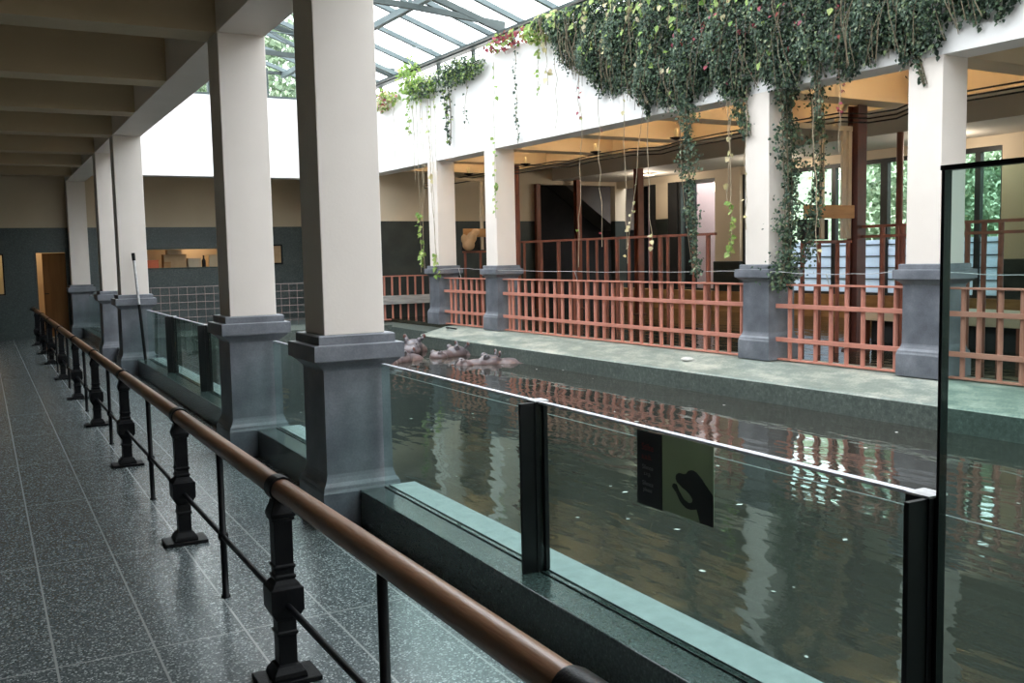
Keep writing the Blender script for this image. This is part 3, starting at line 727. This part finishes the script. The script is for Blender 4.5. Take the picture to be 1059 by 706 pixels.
# electric wires above the railings
for i, (v0, v1, sag, lb) in enumerate(((VC+.4,VB-.06,.02,'thin wire strung above the long salmon railing'), (VB+.4,VA-.06,-.03,'thin wire strung above the narrow back railing'), (VD+.4,VC-.06,.03,'thin wire strung above the short railing by the ivy column'), (4.3,VD-.06,.03,'thin wire strung above the railing behind the tall glass'))):
    pts = [(-.05, v0+(v1-v0)*s, 1.40 - 4*sag*s*(1-s) + .004*math.sin(s*23)) for s in np.linspace(0,1,16)]
    m = MB(); m.tube(pts, .0035, 5); q = pts[8 if i else 9]; m.tube([(q[0],q[1],q[2]),(q[0]+.05,q[1],1.246)], .006, 6)
    tag(m.build('fence_wire', M['wire'], None, 'R'), lb, 'wire', 'wires above the salmon railings')

# ------------------------------------------------------------------ inside the far room
# rust fence parallel to the colonnade
UI = 2.0
t = thing('rust_fence', 'tall dark rust bar fence inside the far room behind the long railing', 'fence', (UI, 13.3, .28), 'R')
MB().box(UI-.03,UI+.03,11.8,17.60,1.90,1.94).build('top_rail', M['rust'], t)
for v in (17.5,16.84,16.23,15.69,15.25,14.96,14.67,14.34,14.0,13.39,13.14,12.95,12.65,12.31,11.97): MB().tube([(UI,v,.22),(UI,v,1.905)], .027 if int(v*100)%3 else .040, 8).build('bar', M['rust'], t)
t = thing('rust_fence', 'dark rust bar fence inside the far room by the nearest far column', 'fence', (UI, 7.5, .28), 'R')
for z in (1.93, 1.80): MB().box(UI-.03,UI+.03,5.6,9.0,z-.018,z+.018).build('top_rail', M['rust'], t)
for v in (8.69,8.44,8.38,7.49,7.28,7.07,6.6,6.2,5.9): MB().tube([(UI,v,.22),(UI,v,1.92)], .032, 8).build('bar', M['rust'], t)
for (u, v, w_, zt, lb) in ((UI,9.107,.085,ZB,'heavy dark rust post beside the tan gate'), (UI,17.75,.054,ZB,'dark rust post rising beside the second far column from the back'), (5.0,17.5,.078,3.5,'stout rust post in front of the dark doorway'), (5.0,10.74,.054,3.5,'slim rust post in front of the wide window'), (4.46,VBW-.12,.058,3.40,'rust post at the left side of the dark doorway'), (5.51,VBW-.35,.07,3.5,'broad dark rust post in the middle of the dark doorway'), (.47,VA+.54,.05,ZB,'slim rust post right of the farthest far side column')):
    t = thing('steel_post', lb, 'post', (u, v, .27), 'R', group='rust painted posts in the far room')
    m = MB()
    if w_ > .055: m.box(u-w_,u+w_,v-w_,v-w_*.8,.22,zt); m.box(u-w_,u+w_,v+w_*.8,v+w_,.22,zt); m.box(u-w_*.15,u+w_*.15,v-w_*.8,v+w_*.8,.22,zt)
    else: m.tube([(u,v,.22),(u,v,zt)], w_, 12)
    m.build('shaft', M['rust'] if w_ != .085 else M['darkrust'], t)
    MB().box(u-w_*1.5,u+w_*1.5,v-w_*1.5,v+w_*1.5,.27,.30).build('foot_plate', M['darkrust'], t)
# tan gates across the bay (behind the ivy column, and behind the farthest column)
def gate(v, us, ue, label, board=True):
    t = thing('tan_gate', label, 'gate', ((us+ue)/2, v, .28), 'R', group='tan framed gates inside the far room')
    MB().box(us,ue-.12,v-.03,v+.03,3.17,3.23).build('top_bar', M['tan'], t)
    for u in (us+(ue-us)*.46, us+(ue-us)*.79, ue-.15): MB().box(u-.03,u+.03,v-.02,v+.02,1.78,3.17).build('upright', M['tan'], t)
    MB().tube([(ue-.45,v,3.2),(ue-.36,v,3.34),(ue-.2,v,ZB)], .03, 8).build('brace', M['tan'], t)
    MB().box(us+.2,ue-.1,v-.055,v-.02,2.04,2.21).build('board', M['ochre'], t, bevel=.004)
    MB().box(us+.2,ue-.1,v-.02,v+.02,1.72,1.76).build('rail', M['rust'], t)
    MB().box(us+.2,ue-.5,v+.03,v+.08,1.77,2.03).build('gap_shade', M['void'], t)  # dark sheet painting the shade in an open gap of the gate
    for q in (.19,.46,.77,.95): u = us+(ue-us-.1)*q; MB().tube([(u,v,.25),(u,v,1.73)], .028, 8).build('bar', M['rust'], t)
gate(VC+.36, .75, 1.97, 'tan framed gate with ochre board right of the ivy column')
gate(VA+.40, .55, 1.97, 'tan framed gate with ochre board behind the farthest columns')
m = MB(); m.ellipsoid((.80, VA+.24, 1.88), .14, .08, .12, 12, 8); m.ellipsoid((.88, VA+.24, 2.03), .11, .07, .12, 12, 8); m.ellipsoid((.97, VA+.24, 2.14), .10, .05, .07, 12, 8); m.ellipsoid((.70, VA+.24, 2.0), .07, .05, .10, 12, 8)
sk = m.build('feed_sack', M['card'], None, 'R'); tag(sk, 'brown sack hanging on the gate behind the farthest columns', 'sack')
rm = sk.modifiers.new('remesh', 'REMESH'); rm.mode = 'VOXEL'; rm.voxel_size = .025; rm.use_smooth_shade = True
# platform in the water
t = thing('platform', 'low pale platform with the shade of its hollow painted below, behind the short railing', 'platform', (3.4, 9.0, .28), 'R')
MB().box(3.1,4.4,7.4,9.95,.60,.74).build('slab', M['tan'], t, bevel=.01)
MB().box(3.25,4.4,7.6,9.85,.2,.60).build('hollow', M['void'], t)  # solid block coloured near black as the shade under the slab
for v in (7.5,8.4,9.2,9.9): MB().box(3.12,3.22,v-.05,v+.05,.2,.60).build('leg', M['rust'], t)
# conduits with lamps
UC, ZC = 1.38, 3.30
for i, dz in enumerate((0, .055, -.05)):
    m = MB(); pts = [(UC+.03*i, v, ZC+dz) for v in (21.0,15.6,15.4)] + [(UC+.03*i+.02, 15.0, ZC+dz-.03)] + [(UC+.03*i, v, ZC+dz) for v in (14.3,13.2)] + [(UC+.03*i+.16,12.6,ZC+dz-.03),(UC+.03*i+.1,12.0,ZC+dz)] + [(UC+.03*i, v, ZC+dz) for v in (11.0,8.9)] + [(UC+.1, 8.5, ZC+dz-.06),(UC+.1, 8.1, ZC+dz-.06),(UC, 7.7, ZC+dz)] + [(UC, v, ZC+dz) for v in (6.6,5.0)]
    m.tube(pts, .011, 6); tag(m.build('conduit', M['black'], None, 'R'), ['dark cable conduit under the far ceiling, middle run', 'dark cable conduit under the far ceiling, upper run', 'dark cable conduit under the far ceiling, lower run'][i], 'conduit', 'cable conduits under the far ceiling')
LV = (6.35, 7.75, 9.8, 12.0, 14.1, 16.4, 18.7)
for i, v in enumerate(LV):
    t = thing('conduit_lamp', ['small candle shaped lamp on the conduit right of the nearest far column', 'small lamp on the conduit behind the short railing bay', 'small lamp on the conduit above the right part of the long railing', 'small lamp on the conduit above the middle of the long railing', 'small lamp on the conduit above the left part of the long railing', 'small lamp on the conduit between the two farthest far columns', 'small lamp on the conduit behind the farthest far column'][i], 'lamp', (UC, v, ZC+.06), 'R', group='lamps on the conduit')
    MB().lathe(UC, v, [(.02,ZC+.06),(.09,ZC+.085),(.10,ZC+.10),(.03,ZC+.11)], 14).build('lamp_base', M['black'], t)
    MB().lathe(UC, v, [(.026,ZC+.11),(.03,ZC+.13),(.03,ZC+.22),(.02,ZC+.235)], 14).build('bulb', M['brass'], t)
    if i == 0: continue
    l = bpy.data.lights.new('lamp_light', 'SPOT'); l.energy = 34; l.color = (1,.83,.57); l.shadow_soft_size = .05; l.spot_size = R(165); l.spot_blend = .6
    lo = bpy.data.objects.new('lamp_light', l); COL.objects.link(lo); lo.parent = t; lo.location = (0,0,.20); lo.rotation_euler = (R(180),0,0)
for i, (u, v) in enumerate(((6.0,10.6),(6.0,14.6),(6.0,18.4))):  # the two lamps after the first are added to brighten the room
    t = thing('ceiling_lamp', ['round pale lamp on the low ceiling near the right pillar','round lamp added on the low ceiling to brighten the room beyond the ivy column','round lamp added on the low ceiling for more light before the pink doorway'][i], 'lamp', (u, v, 3.44), 'R', group='round lamps on the low ceiling')
    MB().lathe(u, v, [(.17,3.499),(.19,3.485),(.19,3.47)], 20).build('rim', M['ceilw'], t)
    MB().lathe(u, v, [(.17,3.47),(.15,3.45),(.06,3.44)], 20).build('diffuser', M['ceilw'], t)
    l = bpy.data.lights.new('lamp_light', 'POINT'); l.energy = 14; l.color = (1,.87,.70); l.shadow_soft_size = .15
    lo = bpy.data.objects.new('lamp_light', l); COL.objects.link(lo); lo.parent = t; lo.location = (0,0,-.2)
# ------------------------------------------------------------------ glass roof
ZE = 5.43; SL = .335; UR = -3.05; UL = -6.3
def zr(u): return ZE + SL*(-u) if u > UR else ZE + SL*(-UR) - SL*(UR-u)
rf = thing('window_9', 'pitched glass roof on grey steel glazing bars', 'skylight', (UR, 8, ZE), 'R', kind='structure')
V0, V1 = Y0, 22.3
m = MB(); m.add([(.15,V0,zr(.15)+.06),(.15,V1,zr(.15)+.06),(UR,V1,zr(UR)+.06),(UR,V0,zr(UR)+.06),(UL,V0,zr(UL)+.06),(UL,V1,zr(UL)+.06)], [(0,1,2,3),(3,2,5,4)])
m.build('pane', M['roofglass'], rf)
v = 22.2
i = 0
while v > V0:
    m = MB(); m.bar((.1,v,zr(.1)+.02),(UR,v,zr(UR)+.02),.07,.08); m.bar((UR,v,zr(UR)+.02),(UL,v,zr(UL)+.02),.07,.08)
    m.build('glazing_bar', M['roofsteel'], rf); v -= 1.0
for u in (-1.40, UR, -4.7): MB().box(u-.05,u+.05,V0,V1,zr(u)-.13,zr(u)-.02).build('purlin', M['roofsteel'], rf)
m = MB(); m.box(-.02,.14,V0,V1,5.36,5.44); m.box(-.10,-.02,V0,V1,5.38,5.42); m.build('eave_gutter', M['darksteel'], rf)
m = MB(); m.box(UL-.05,UL+.1,V0,V1,5.25,5.40); m.build('eave_gutter', M['darksteel'], rf)
for v in np.arange(V0+.2, V1, 1.4): MB().box(.10,.16,v-.03,v+.03,5.12,5.40).build('eave_strut', M['darksteel'], rf)
for v in (19.4, 14.85, 10.25, 5.65, 1.0, -3.5):
    t = thing('roof_truss', {19.4:'steel roof truss in front of the far gable', 14.85:'steel roof truss meeting the ivy wall above the red leaves'}.get(v, 'steel roof truss above the pool hall, beyond the top of the picture'), 'truss', (UR, v, 5.4), 'R', group='steel roof trusses' )
    m = MB(); m.bar((.05,v,5.55),(-1.6,v,5.66),.07,.09); m.bar((-1.6,v,5.66),(UR,v,5.72),.07,.09); m.bar((UR,v,5.72),(-4.5,v,5.66),.07,.09); m.bar((-4.5,v,5.66),(UL,v,5.5),.07,.09); m.build('bottom_chord', M['darksteel'], t)
    m = MB(); m.bar((.05,v,5.44),(UR,v,zr(UR)-.06),.08,.10); m.bar((UR,v,zr(UR)-.06),(UL,v,zr(UL)-.06),.08,.10); m.build('top_chord', M['darksteel'], t)
    for u in (-.85,-1.7,UR,-4.4,-5.25): MB().bar((u,v,5.62),(u,v,zr(u)-.1),.05,.05).build('web_bar', M['roofsteel'], t)
    m = MB(); m.bar((-1.7,v,5.68),(UR,v,zr(UR)-.1),.045,.045); m.bar((-4.4,v,5.68),(UR,v,zr(UR)-.1),.045,.045); m.build('diagonal', M['roofsteel'], t)
m = MB(); m.tube([(-.02,17.0,5.52),(-6.0,17.0,5.56)], .009, 6); tag(m.build('tie_rod', M['roofsteel'], None, 'R'), 'thin tie rod under the glass roof', 'rod')
# gable glass at the far end
g = thing('window_10', 'tall gable glazing with trees behind at the far end of the roof', 'window', (4.8, 22.2, 5.27), kind='structure')
m = MB(); m.add([(1.7,22.2,5.27),(7.75,22.2,5.27),(7.75,22.2,5.4),(4.7,22.2,6.42),(1.7,22.2,5.4)], [(0,1,2,3,4)]); m.build('pane', M['winglass'], g)
m = MB(); m.box(1.8,7.7,22.12,22.28,5.27,5.34); m.box(2.6,7.0,22.15,22.25,5.84,5.90)
for x in (2.4,3.15,3.9,4.65,5.4,5.92,6.65,7.3): m.box(x-.035,x+.035,22.13,22.27,5.34,5.36+max(0.05,(1.0-abs(x-4.7)*.335)))
m.build('window_frame', M['darksteel'], g)
MB().box(2.0,7.6,22.4,23.0,5.20,5.27).build('sill', M['roofsteel'], g)

# ------------------------------------------------------------------ plants on the far wall
def interp(x, pts):
    xs = [p[0] for p in pts]; zs = [p[1] for p in pts]; return np.interp(x, xs, zs)
LOW = sorted([(13.45,5.2),(13.1,5.0),(12.85,4.76),(12.35,4.32),(11.9,4.06),(11.2,3.9),(10.8,3.64),(10.2,3.53),(9.9,3.67),(9.1,3.62),(8.5,3.60),(8.1,3.57),(7.5,3.60),(6.9,3.60),(6.3,3.70),(5.9,3.82),(5.4,4.05),(4.9,4.5),(4.4,4.9)])
iv = thing('ivy_mass', 'thick dark ivy curtain covering the upper far wall', 'ivy', (-.1, 9, 3.6), 'R')
def mass(n, vlo, vhi, size, thick, parent, mat, name, low, top=5.35, bias=1.0, sd=.5, extra=None):
    v = RNG.uniform(vlo, vhi, n); zl = interp(v, low) + RNG.normal(0,.05,n) + .09*np.sin(v*7.3)+.06*np.sin(v*17.1+1)+.04*np.sin(v*31)
    s = RNG.random(n)**bias
    z = zl + (top-zl)*s
    depth = thick*(.25+.75*np.sin(np.pi*np.clip((z-zl)/(top-zl+1e-6),0,1)**.7)) * (.7+.3*np.sin(v*3.1+z*2.3)*np.sin(v*1.3-z*4.1)+.25*np.sin(v*9))
    u = -.02 - np.abs(depth)*RNG.random(n)**.35
    keep = z < top+.1
    P = np.stack([u,v,z],1)[keep]; k = len(P)
    D = rnd(k, sd) + np.array([-.25,0,-.9]); N = np.array([-1,0,.25]) + rnd(k,.45)
    return fast_build(leaves(P, RNG.uniform(.6,1.35,k)*size, D, N), name, mat, parent)
mass(30000, 4.5, 13.4, .040, .36, iv, M['ivy'], 'foliage', LOW)
mass(17000, 4.6, 13.3, .036, .42, iv, M['ivy2'], 'foliage', LOW, bias=1.2)
mass(17000, 4.6, 13.25, .058, .13, iv, M['ivydeep'], 'shaded_backing', LOW)  # backing leaves coloured dark as shade in the depth of the curtain
# stringy hanging stems in the mass
m = MB()
for i in range(260):
    v = RNG.uniform(6.0, 13.3); zl = float(interp(v, LOW)); z1 = RNG.uniform(min(zl+.3,5.2), 5.3); ln = RNG.uniform(.3, 1.0); z0 = max(zl-.08, z1-ln)
    u = -RNG.uniform(.12,.42); dv = RNG.normal(0,.12)
    m.tube([(u+.05,v,z1),(u,v+dv*.4,(z1*.6+z0*.4)),(u+.03,v+dv,z0)], .0045, 4, False)
fast_build(m, 'stems', M['darkstem'], iv)
mass(420, 7.0, 13.3, .085, .46, iv, M['lime'], 'fresh_leaves', LOW, bias=.35)
mass(60, 9.0, 12.2, .10, .48, iv, M['yellow'], 'yellow_leaves', LOW, bias=.5)
mass(120, 7.5, 10.0, .06, .46, iv, M['redleaf'], 'red_leaves', LOW, bias=.6)
# top edge foliage spilling over the wall
def clump(name, label, c, r, n, size, mats, group=None, droop=.6):
    t = thing(name, label, 'plant', c, 'R', group)
    for mat, frac, nm in mats:
        k = max(3, int(n*frac)); d = rnd(k); d /= np.linalg.norm(d,axis=1)[:,None]
        P = np.array(c) + d*np.array(r)*(RNG.random(k)**.4)[:,None]
        D = rnd(k,.6)+np.array([-.3,0,-droop]); N = np.array([-.8,0,.5])+rnd(k,.5)
        fast_build(leaves(P, RNG.uniform(.6,1.3,k)*size, D, N), nm, mat, t)
    m = MB()
    for i in range(6):
        a = Vector((.05, c[1]+random.uniform(-r[1],r[1])*.5, c[2]-r[2]*.7)); b = Vector(c)+Vector((random.uniform(-1,1)*r[0]*.7, random.uniform(-1,1)*r[1]*.8, random.uniform(.2,1)*r[2]*.8))
        m.tube([a,(a+b)/2+Vector((0,0,.08)),b], .006, 5, False)
    fast_build(m, 'stems', M['darkstem'], t)
    return t
clump('creeper', 'light green climbing shoots against the glass roof', (-.10,18.35,5.22), (.14,.55,.42), 240, .10, [(M['lime'],1,'foliage')], droop=-.2)
clump('creeper', 'yellow tinged creeper at the far left end of the white wall', (-.08,19.6,4.98), (.14,.7,.24), 240, .09, [(M['lime'],.5,'foliage'),(M['yellow'],.3,'yellow_leaves'),(M['redleaf'],.2,'red_leaves')])
clump('creeper', 'bushy dark green creeper hanging from the wall top left of centre', (-.13,16.25,5.0), (.15,1.05,.25), 1900, .05, [(M['ivy'],.75,'foliage'),(M['lime'],.25,'fresh_leaves')])
clump('creeper', 'pale green creeper trailing along the wall top at left', (-.12,17.7,4.95), (.14,.6,.26), 420, .075, [(M['lime'],.5,'foliage'),(M['ivy2'],.5,'dark_leaves')])
clump('creeper', 'crimson leaved creeper at the wall top below the roof truss', (-.12,14.5,5.22), (.13,.75,.16), 260, .075, [(M['redleaf'],.6,'foliage'),(M['lime'],.4,'green_leaves')])
clump('creeper', 'bright yellow green leaves at the left tip of the ivy curtain', (-.14,13.3,5.18), (.15,.65,.2), 420, .09, [(M['lime'],.75,'foliage'),(M['yellow'],.25,'yellow_leaves')])

# hanging tails of ivy
def tail(label, path, r, n, size, mats, name='ivy_tail', group='hanging ivy tails', taper=.5):
    """dense tail along a path of (u,v,z)"""
    t = thing(name, label, 'ivy', path[-1], 'R', group)
    pts = np.array(path, float); ts = np.linspace(0,1,len(pts))
    for mat, frac, nm in mats:
        k = int(n*frac); s = RNG.random(k)
        C = np.stack([np.interp(s, ts, pts[:,i]) for i in range(3)],1)
        rr = np.array(r)[None,:]*(1-(1-taper)*s)[:,None]*(.75+.4*np.sin(s*22+pts[0,1]*3))[:,None]
        d = rnd(k); d[:,2] *= .6
        P = C + d*.5*rr
        D = rnd(k,.6)+np.array([-.2,0,-.7]); N = np.array([-.8,-.4,.2])+rnd(k,.5)
        fast_build(leaves(P, RNG.uniform(.6,1.35,k)*size, D, N), nm, mat, t)
    m = MB()
    for i in range(5):
        o = np.array([random.uniform(-.5,.5)*r[0], random.uniform(-.5,.5)*r[1], 0])
        m.tube([tuple(p+o*(1-.5*q)+np.array([random.uniform(-.02,.02),random.uniform(-.02,.02),0])) for p, q in zip(pts, ts)], .005, 5, False)
    fast_build(m, 'stems', M['darkstem'], t)
    return t
tail('thick ivy rope hanging below the middle of the ivy curtain', [(-.12,10.08,3.75),(-.12,10.02,3.2),(-.12,10.0,2.6),(-.12,9.93,2.0),(-.12,9.85,1.35)], (.16,.24,.2), 1150, .040, [(M['ivy2'],.6,'foliage'),(M['ivy'],.4,'dark_leaves')], taper=.35)
tail('thick ivy climbing down the right side of the ivy column', [(.12,8.60,3.75),(.16,8.58,3.2),(.20,8.58,2.6),(.20,8.56,2.0),(.14,8.56,1.6),(.02,8.55,1.22)], (.21,.13,.22), 2900, .040, [(M['ivy2'],.55,'foliage'),(M['ivy'],.45,'dark_leaves')], taper=1.0)
tail('second ivy strand beside the ivy column, before the tan gate', [(.30,8.3,3.6),(.42,8.35,3.1),(.48,8.4,2.5),(.42,8.42,2.0),(.34,8.5,1.5)], (.13,.16,.2), 950, .040, [(M['ivy2'],.5,'foliage'),(M['ivy'],.5,'dark_leaves')], taper=.8)
tail('short ivy tuft at the top left of the ivy column', [(-.06,9.2,3.7),(-.06,9.15,3.35),(-.06,9.05,3.02)], (.14,.2,.2), 520, .038, [(M['ivy'],1,'foliage')], taper=.4)
tail('thin ivy wisp over the top of the nearest far column', [(-.03,6.75,3.62),(-.03,6.68,3.42),(-.03,6.62,3.25)], (.04,.07,.1), 60, .045, [(M['ivy'],1,'foliage')], taper=.5)
tail('short ivy wisp hanging in the bay right of the ivy column', [(-.1,7.95,3.65),(-.1,7.92,3.4),(-.1,7.9,3.1)], (.08,.12,.1), 130, .045, [(M['ivy2'],1,'foliage')], taper=.4)
tail('dark ivy tail under the left clump of creeper', [(-.1,16.8,4.8),(-.1,16.75,4.4),(-.1,16.7,3.75)], (.10,.22,.2), 150, .06, [(M['ivy'],.8,'foliage'),(M['lime'],.2,'fresh_leaves')], taper=.3)

def vine(v, z0, z1, n, size, mat, label, stem='stem', wob=.03, u=-.08, zl=None, name='hanging_vine', drift=0):
    t = thing(name, label, 'vine', (u, v, z1), 'R', 'single vines hanging from the far wall')
    K = 10; pts = []
    for i in range(K+1):
        s = i/K; pts.append((u+random.uniform(-wob,wob)*.5, v+drift*s+random.uniform(-wob,wob), z0+(z1-z0)*s))
    m = MB(); m.tube(pts, .005, 5, False); fast_build(m, 'stem', M[stem], t)
    if n:
        zl = zl or (z1, z0)
        s = RNG.random(n); zz = zl[0]+(zl[1]-zl[0])*s; q = np.array(pts)[::-1]
        P = np.stack([np.interp(zz, q[:,2], q[:,0]), np.interp(zz, q[:,2], q[:,1]), zz],1) + rnd(n,.02)
        D = rnd(n,.6)+np.array([-.3,0,-.8]); N = np.array([-1,-.3,.2])+rnd(n,.4)
        fast_build(leaves(P, RNG.uniform(.7,1.3,n)*size, D, N, .2, .85), 'foliage', M[mat], t)
vs = [(19.2,4.9,3.55,0,.06,'lime','bare stem hanging nearest the left end of the white wall',0,None),
 (18.45,4.95,4.1,30,.075,'lime','leafy pale vine short of the beam at the left end',0,None),
 (18.1,4.95,1.35,38,.085,'lime','long vine with fresh light green leaves before the farthest bay',0,(1.5,2.6)),
 (17.95,4.95,1.30,6,.08,'lime','long bare vine beside the light green leafy vine',0,(1.4,2.0)),
 (17.7,4.9,1.6,4,.09,'yellow','long pale stem left of the farthest far column',-.3,(2.6,3.3)),
 (17.5,4.9,1.2,14,.10,'lime','trailing vine that reaches the railing by the farthest column',-.1,(1.25,1.8)),
 (18.25,4.95,3.2,0,.06,'lime','first of the bare grey stems beside the pale leafy vine',0,None),
 (17.85,4.95,2.6,3,.06,'yellow','bare grey stem second from the dark creeper clump',.05,None),
 (17.6,4.95,2.9,8,.06,'lime','bare grey stem with few pale leaves next to the dark creeper clump',-.05,(3.9,4.8)),
 (17.3,4.9,3.3,6,.055,'lime','thin bare stem just under the dark creeper clump',0,(4.2,4.8)),
 (16.0,4.9,3.95,16,.05,'ivy','short dark leafed stem under the right end of the dark clump',.1,None),
 (15.05,4.95,2.3,30,.07,'lime','sparse vine hanging before the second far column from the back',-.02,None),
 (14.3,5.0,3.5,44,.055,'ivy2','leafy vine hanging in the middle of the white wall',0,None),
 (13.6,5.1,4.2,22,.07,'lime','short vine left of the ivy curtain',0,None),
 (13.35,5.1,4.3,10,.09,'yellow','short yellowing vine at the edge of the ivy curtain',0,None),
 (13.1,5.1,3.6,0,.06,'lime','bare thread like stem left of the ivy curtain',0,None),
 (12.5,4.5,3.65,8,.06,'redleaf','thin reddish stem below the left of the ivy curtain',0,None),
 (12.45,3.9,1.45,3,.06,'lime','bare stem hanging left in front of the dark doorway',.1,None),
 (12.0,3.9,1.75,3,.05,'redleaf','darker thin stem hanging before the dark doorway',-.05,None),
 (11.38,3.85,1.7,3,.06,'yellow','straight pale stem hanging mid way in the long bay',0,None),
 (10.95,3.75,1.5,10,.06,'yellow','crooked pale vine with dry leaves in the long bay',.42,(1.6,2.6)),
 (10.9,3.75,1.7,5,.07,'yellow','dry stem hanging beside the crooked pale vine',-.1,(1.7,2.0)),
 (9.33,3.7,2.2,8,.08,'yellow','pale strand with cream leaves left of the ivy column',0,(2.4,3.2)),
 (9.28,3.7,1.55,30,.07,'lime','strand ending in fresh green leaves left of the ivy column',0,(1.6,2.3)),
 (9.02,3.6,1.9,3,.06,'yellow','thin pale stem close beside the ivy column',0,None),
 (7.62,4.3,2.7,18,.045,'redleaf','dry reddish strand hanging in the short bay',0,(3.0,4.2)),
 (8.0,3.3,1.5,4,.06,'yellow','bare pale stem hanging before the tan gate',-.1,None)]
for (v,z0,z1,n,size,mat,lb,dr,zl) in vs: vine(v,z0,z1,n,size,mat,lb,drift=dr,zl=zl)

# ------------------------------------------------------------------ hippos
def hippo(loc, ang, label, back=0.0, lift=0.0, s=1.0, tilt=0):
    """head half out of the water; +X is the way the muzzle points; origin at water level"""
    t = thing('hippo', label, 'hippo', (0,0,0), group='hippos resting in the pool')
    m = MB(); E = m.ellipsoid
    E((-.02,0,.02+lift), .24,.17,.15)                       # cranium
    E((.22,0,.0+lift), .24,.12,.11)                         # bridge of the snout
    E((.43,0,-.01+lift), .16,.19,.115)                      # broad muzzle
    for y in (-1,1):
        E((.47,.11*y,.085+lift), .06,.045,.045)             # nostril mounds
        E((.06,.115*y,.15+lift), .06,.05,.055)              # eye mounds
        E((-.16,.14*y,.155+lift), .03,.045,.035)            # ear root
        E((-.175,.17*y,.20+lift), .022,.045,.055)           # ear
    E((-.35,0,-.06+lift*.6), .30,.22,.17)                   # neck
    if back:
        E((-1.0,.05,-.10+back), .75,.45,.17); E((-.5,.02,-.10+back*.6), .35,.28,.15)
    ob = m.build('body', M['hippo'], t)
    md = ob.modifiers.new('remesh', 'REMESH'); md.mode = 'VOXEL'; md.voxel_size = .016; md.use_smooth_shade = True
    sm = ob.modifiers.new('smooth', 'SMOOTH'); sm.iterations = 4; sm.factor = .5
    for y in (-1,1):
        MB().ellipsoid((.085,.145*y,.165+lift), .02,.018,.02, 10, 8).build('eye', M['eye'], t)
        MB().ellipsoid((.50,.115*y,.118+lift), .022,.016,.012, 10, 6).build('nostril', M['eye'], t)
        MB().ellipsoid((-.158,.178*y,.205+lift), .012,.028,.036, 10, 8).build('inner_ear', M['hippoear'], t)
    t.matrix_world = Matrix.Translation(loc) @ Matrix.Rotation(ang,4,'Z') @ Matrix.Rotation(tilt,4,'Y') @ Matrix.Scale(s,4)
    ORG[t.name] = loc
WZ = -.05
hippo((6.0,14.85,WZ-.02), R(215), 'hippo in front at the left, ear by the nearest column', .0, .03, .92)
hippo((6.75,16.1,WZ+.0), R(240), 'grey hippo lifting its head behind the others at the left', .0, .08, 1.0)
hippo((7.12,15.12,WZ-.02), R(196), 'brown hippo in the middle of the group of heads', .0, .04, .9)
hippo((7.0,13.65,WZ-.03), R(165), 'hippo farthest right, its back breaking the water', .03, .02, .9)
# ------------------------------------------------------------------ light
w = bpy.data.worlds.new('world'); SC.world = w; w.use_nodes = True
nt = w.node_tree; bg = nt.nodes['Background']
tc = nt.nodes.new('ShaderNodeTexCoord'); sx = nt.nodes.new('ShaderNodeSeparateXYZ'); nt.links.new(tc.outputs['Generated'], sx.inputs[0])
c = ramp(nt, sx.outputs[2], [(0,(.66,.70,.73)),(.35,(.90,.94,.98)),(1,(.95,.97,1.0))]); nt.links.new(c, bg.inputs['Color'])
bg.inputs['Strength'].default_value = 2.6
def lamp(loc, e, col, size, name):
    l = bpy.data.lights.new(name, 'POINT'); l.energy = e; l.color = col; l.shadow_soft_size = size
    o = bpy.data.objects.new(name, l); COL.objects.link(o); o.location = loc
lamp((1.0, YG+1.0, 2.3), 9, (1,.72,.42), .1, 'side_room_light')
lamp((4.7, YG+.6, 2.2), 3.5, (1,.75,.48), .08, 'hatch_light')

SC.view_settings.view_transform = 'Standard'; SC.view_settings.look = 'None'
SC.view_settings.gamma = 1; SC.view_settings.use_curve_mapping = False
SC.view_settings.exposure = 1.35
SC.cycles.use_denoising = True
SC.cycles.max_bounces = 10; SC.cycles.diffuse_bounces = 5; SC.cycles.glossy_bounces = 5; SC.cycles.transparent_max_bounces = 24
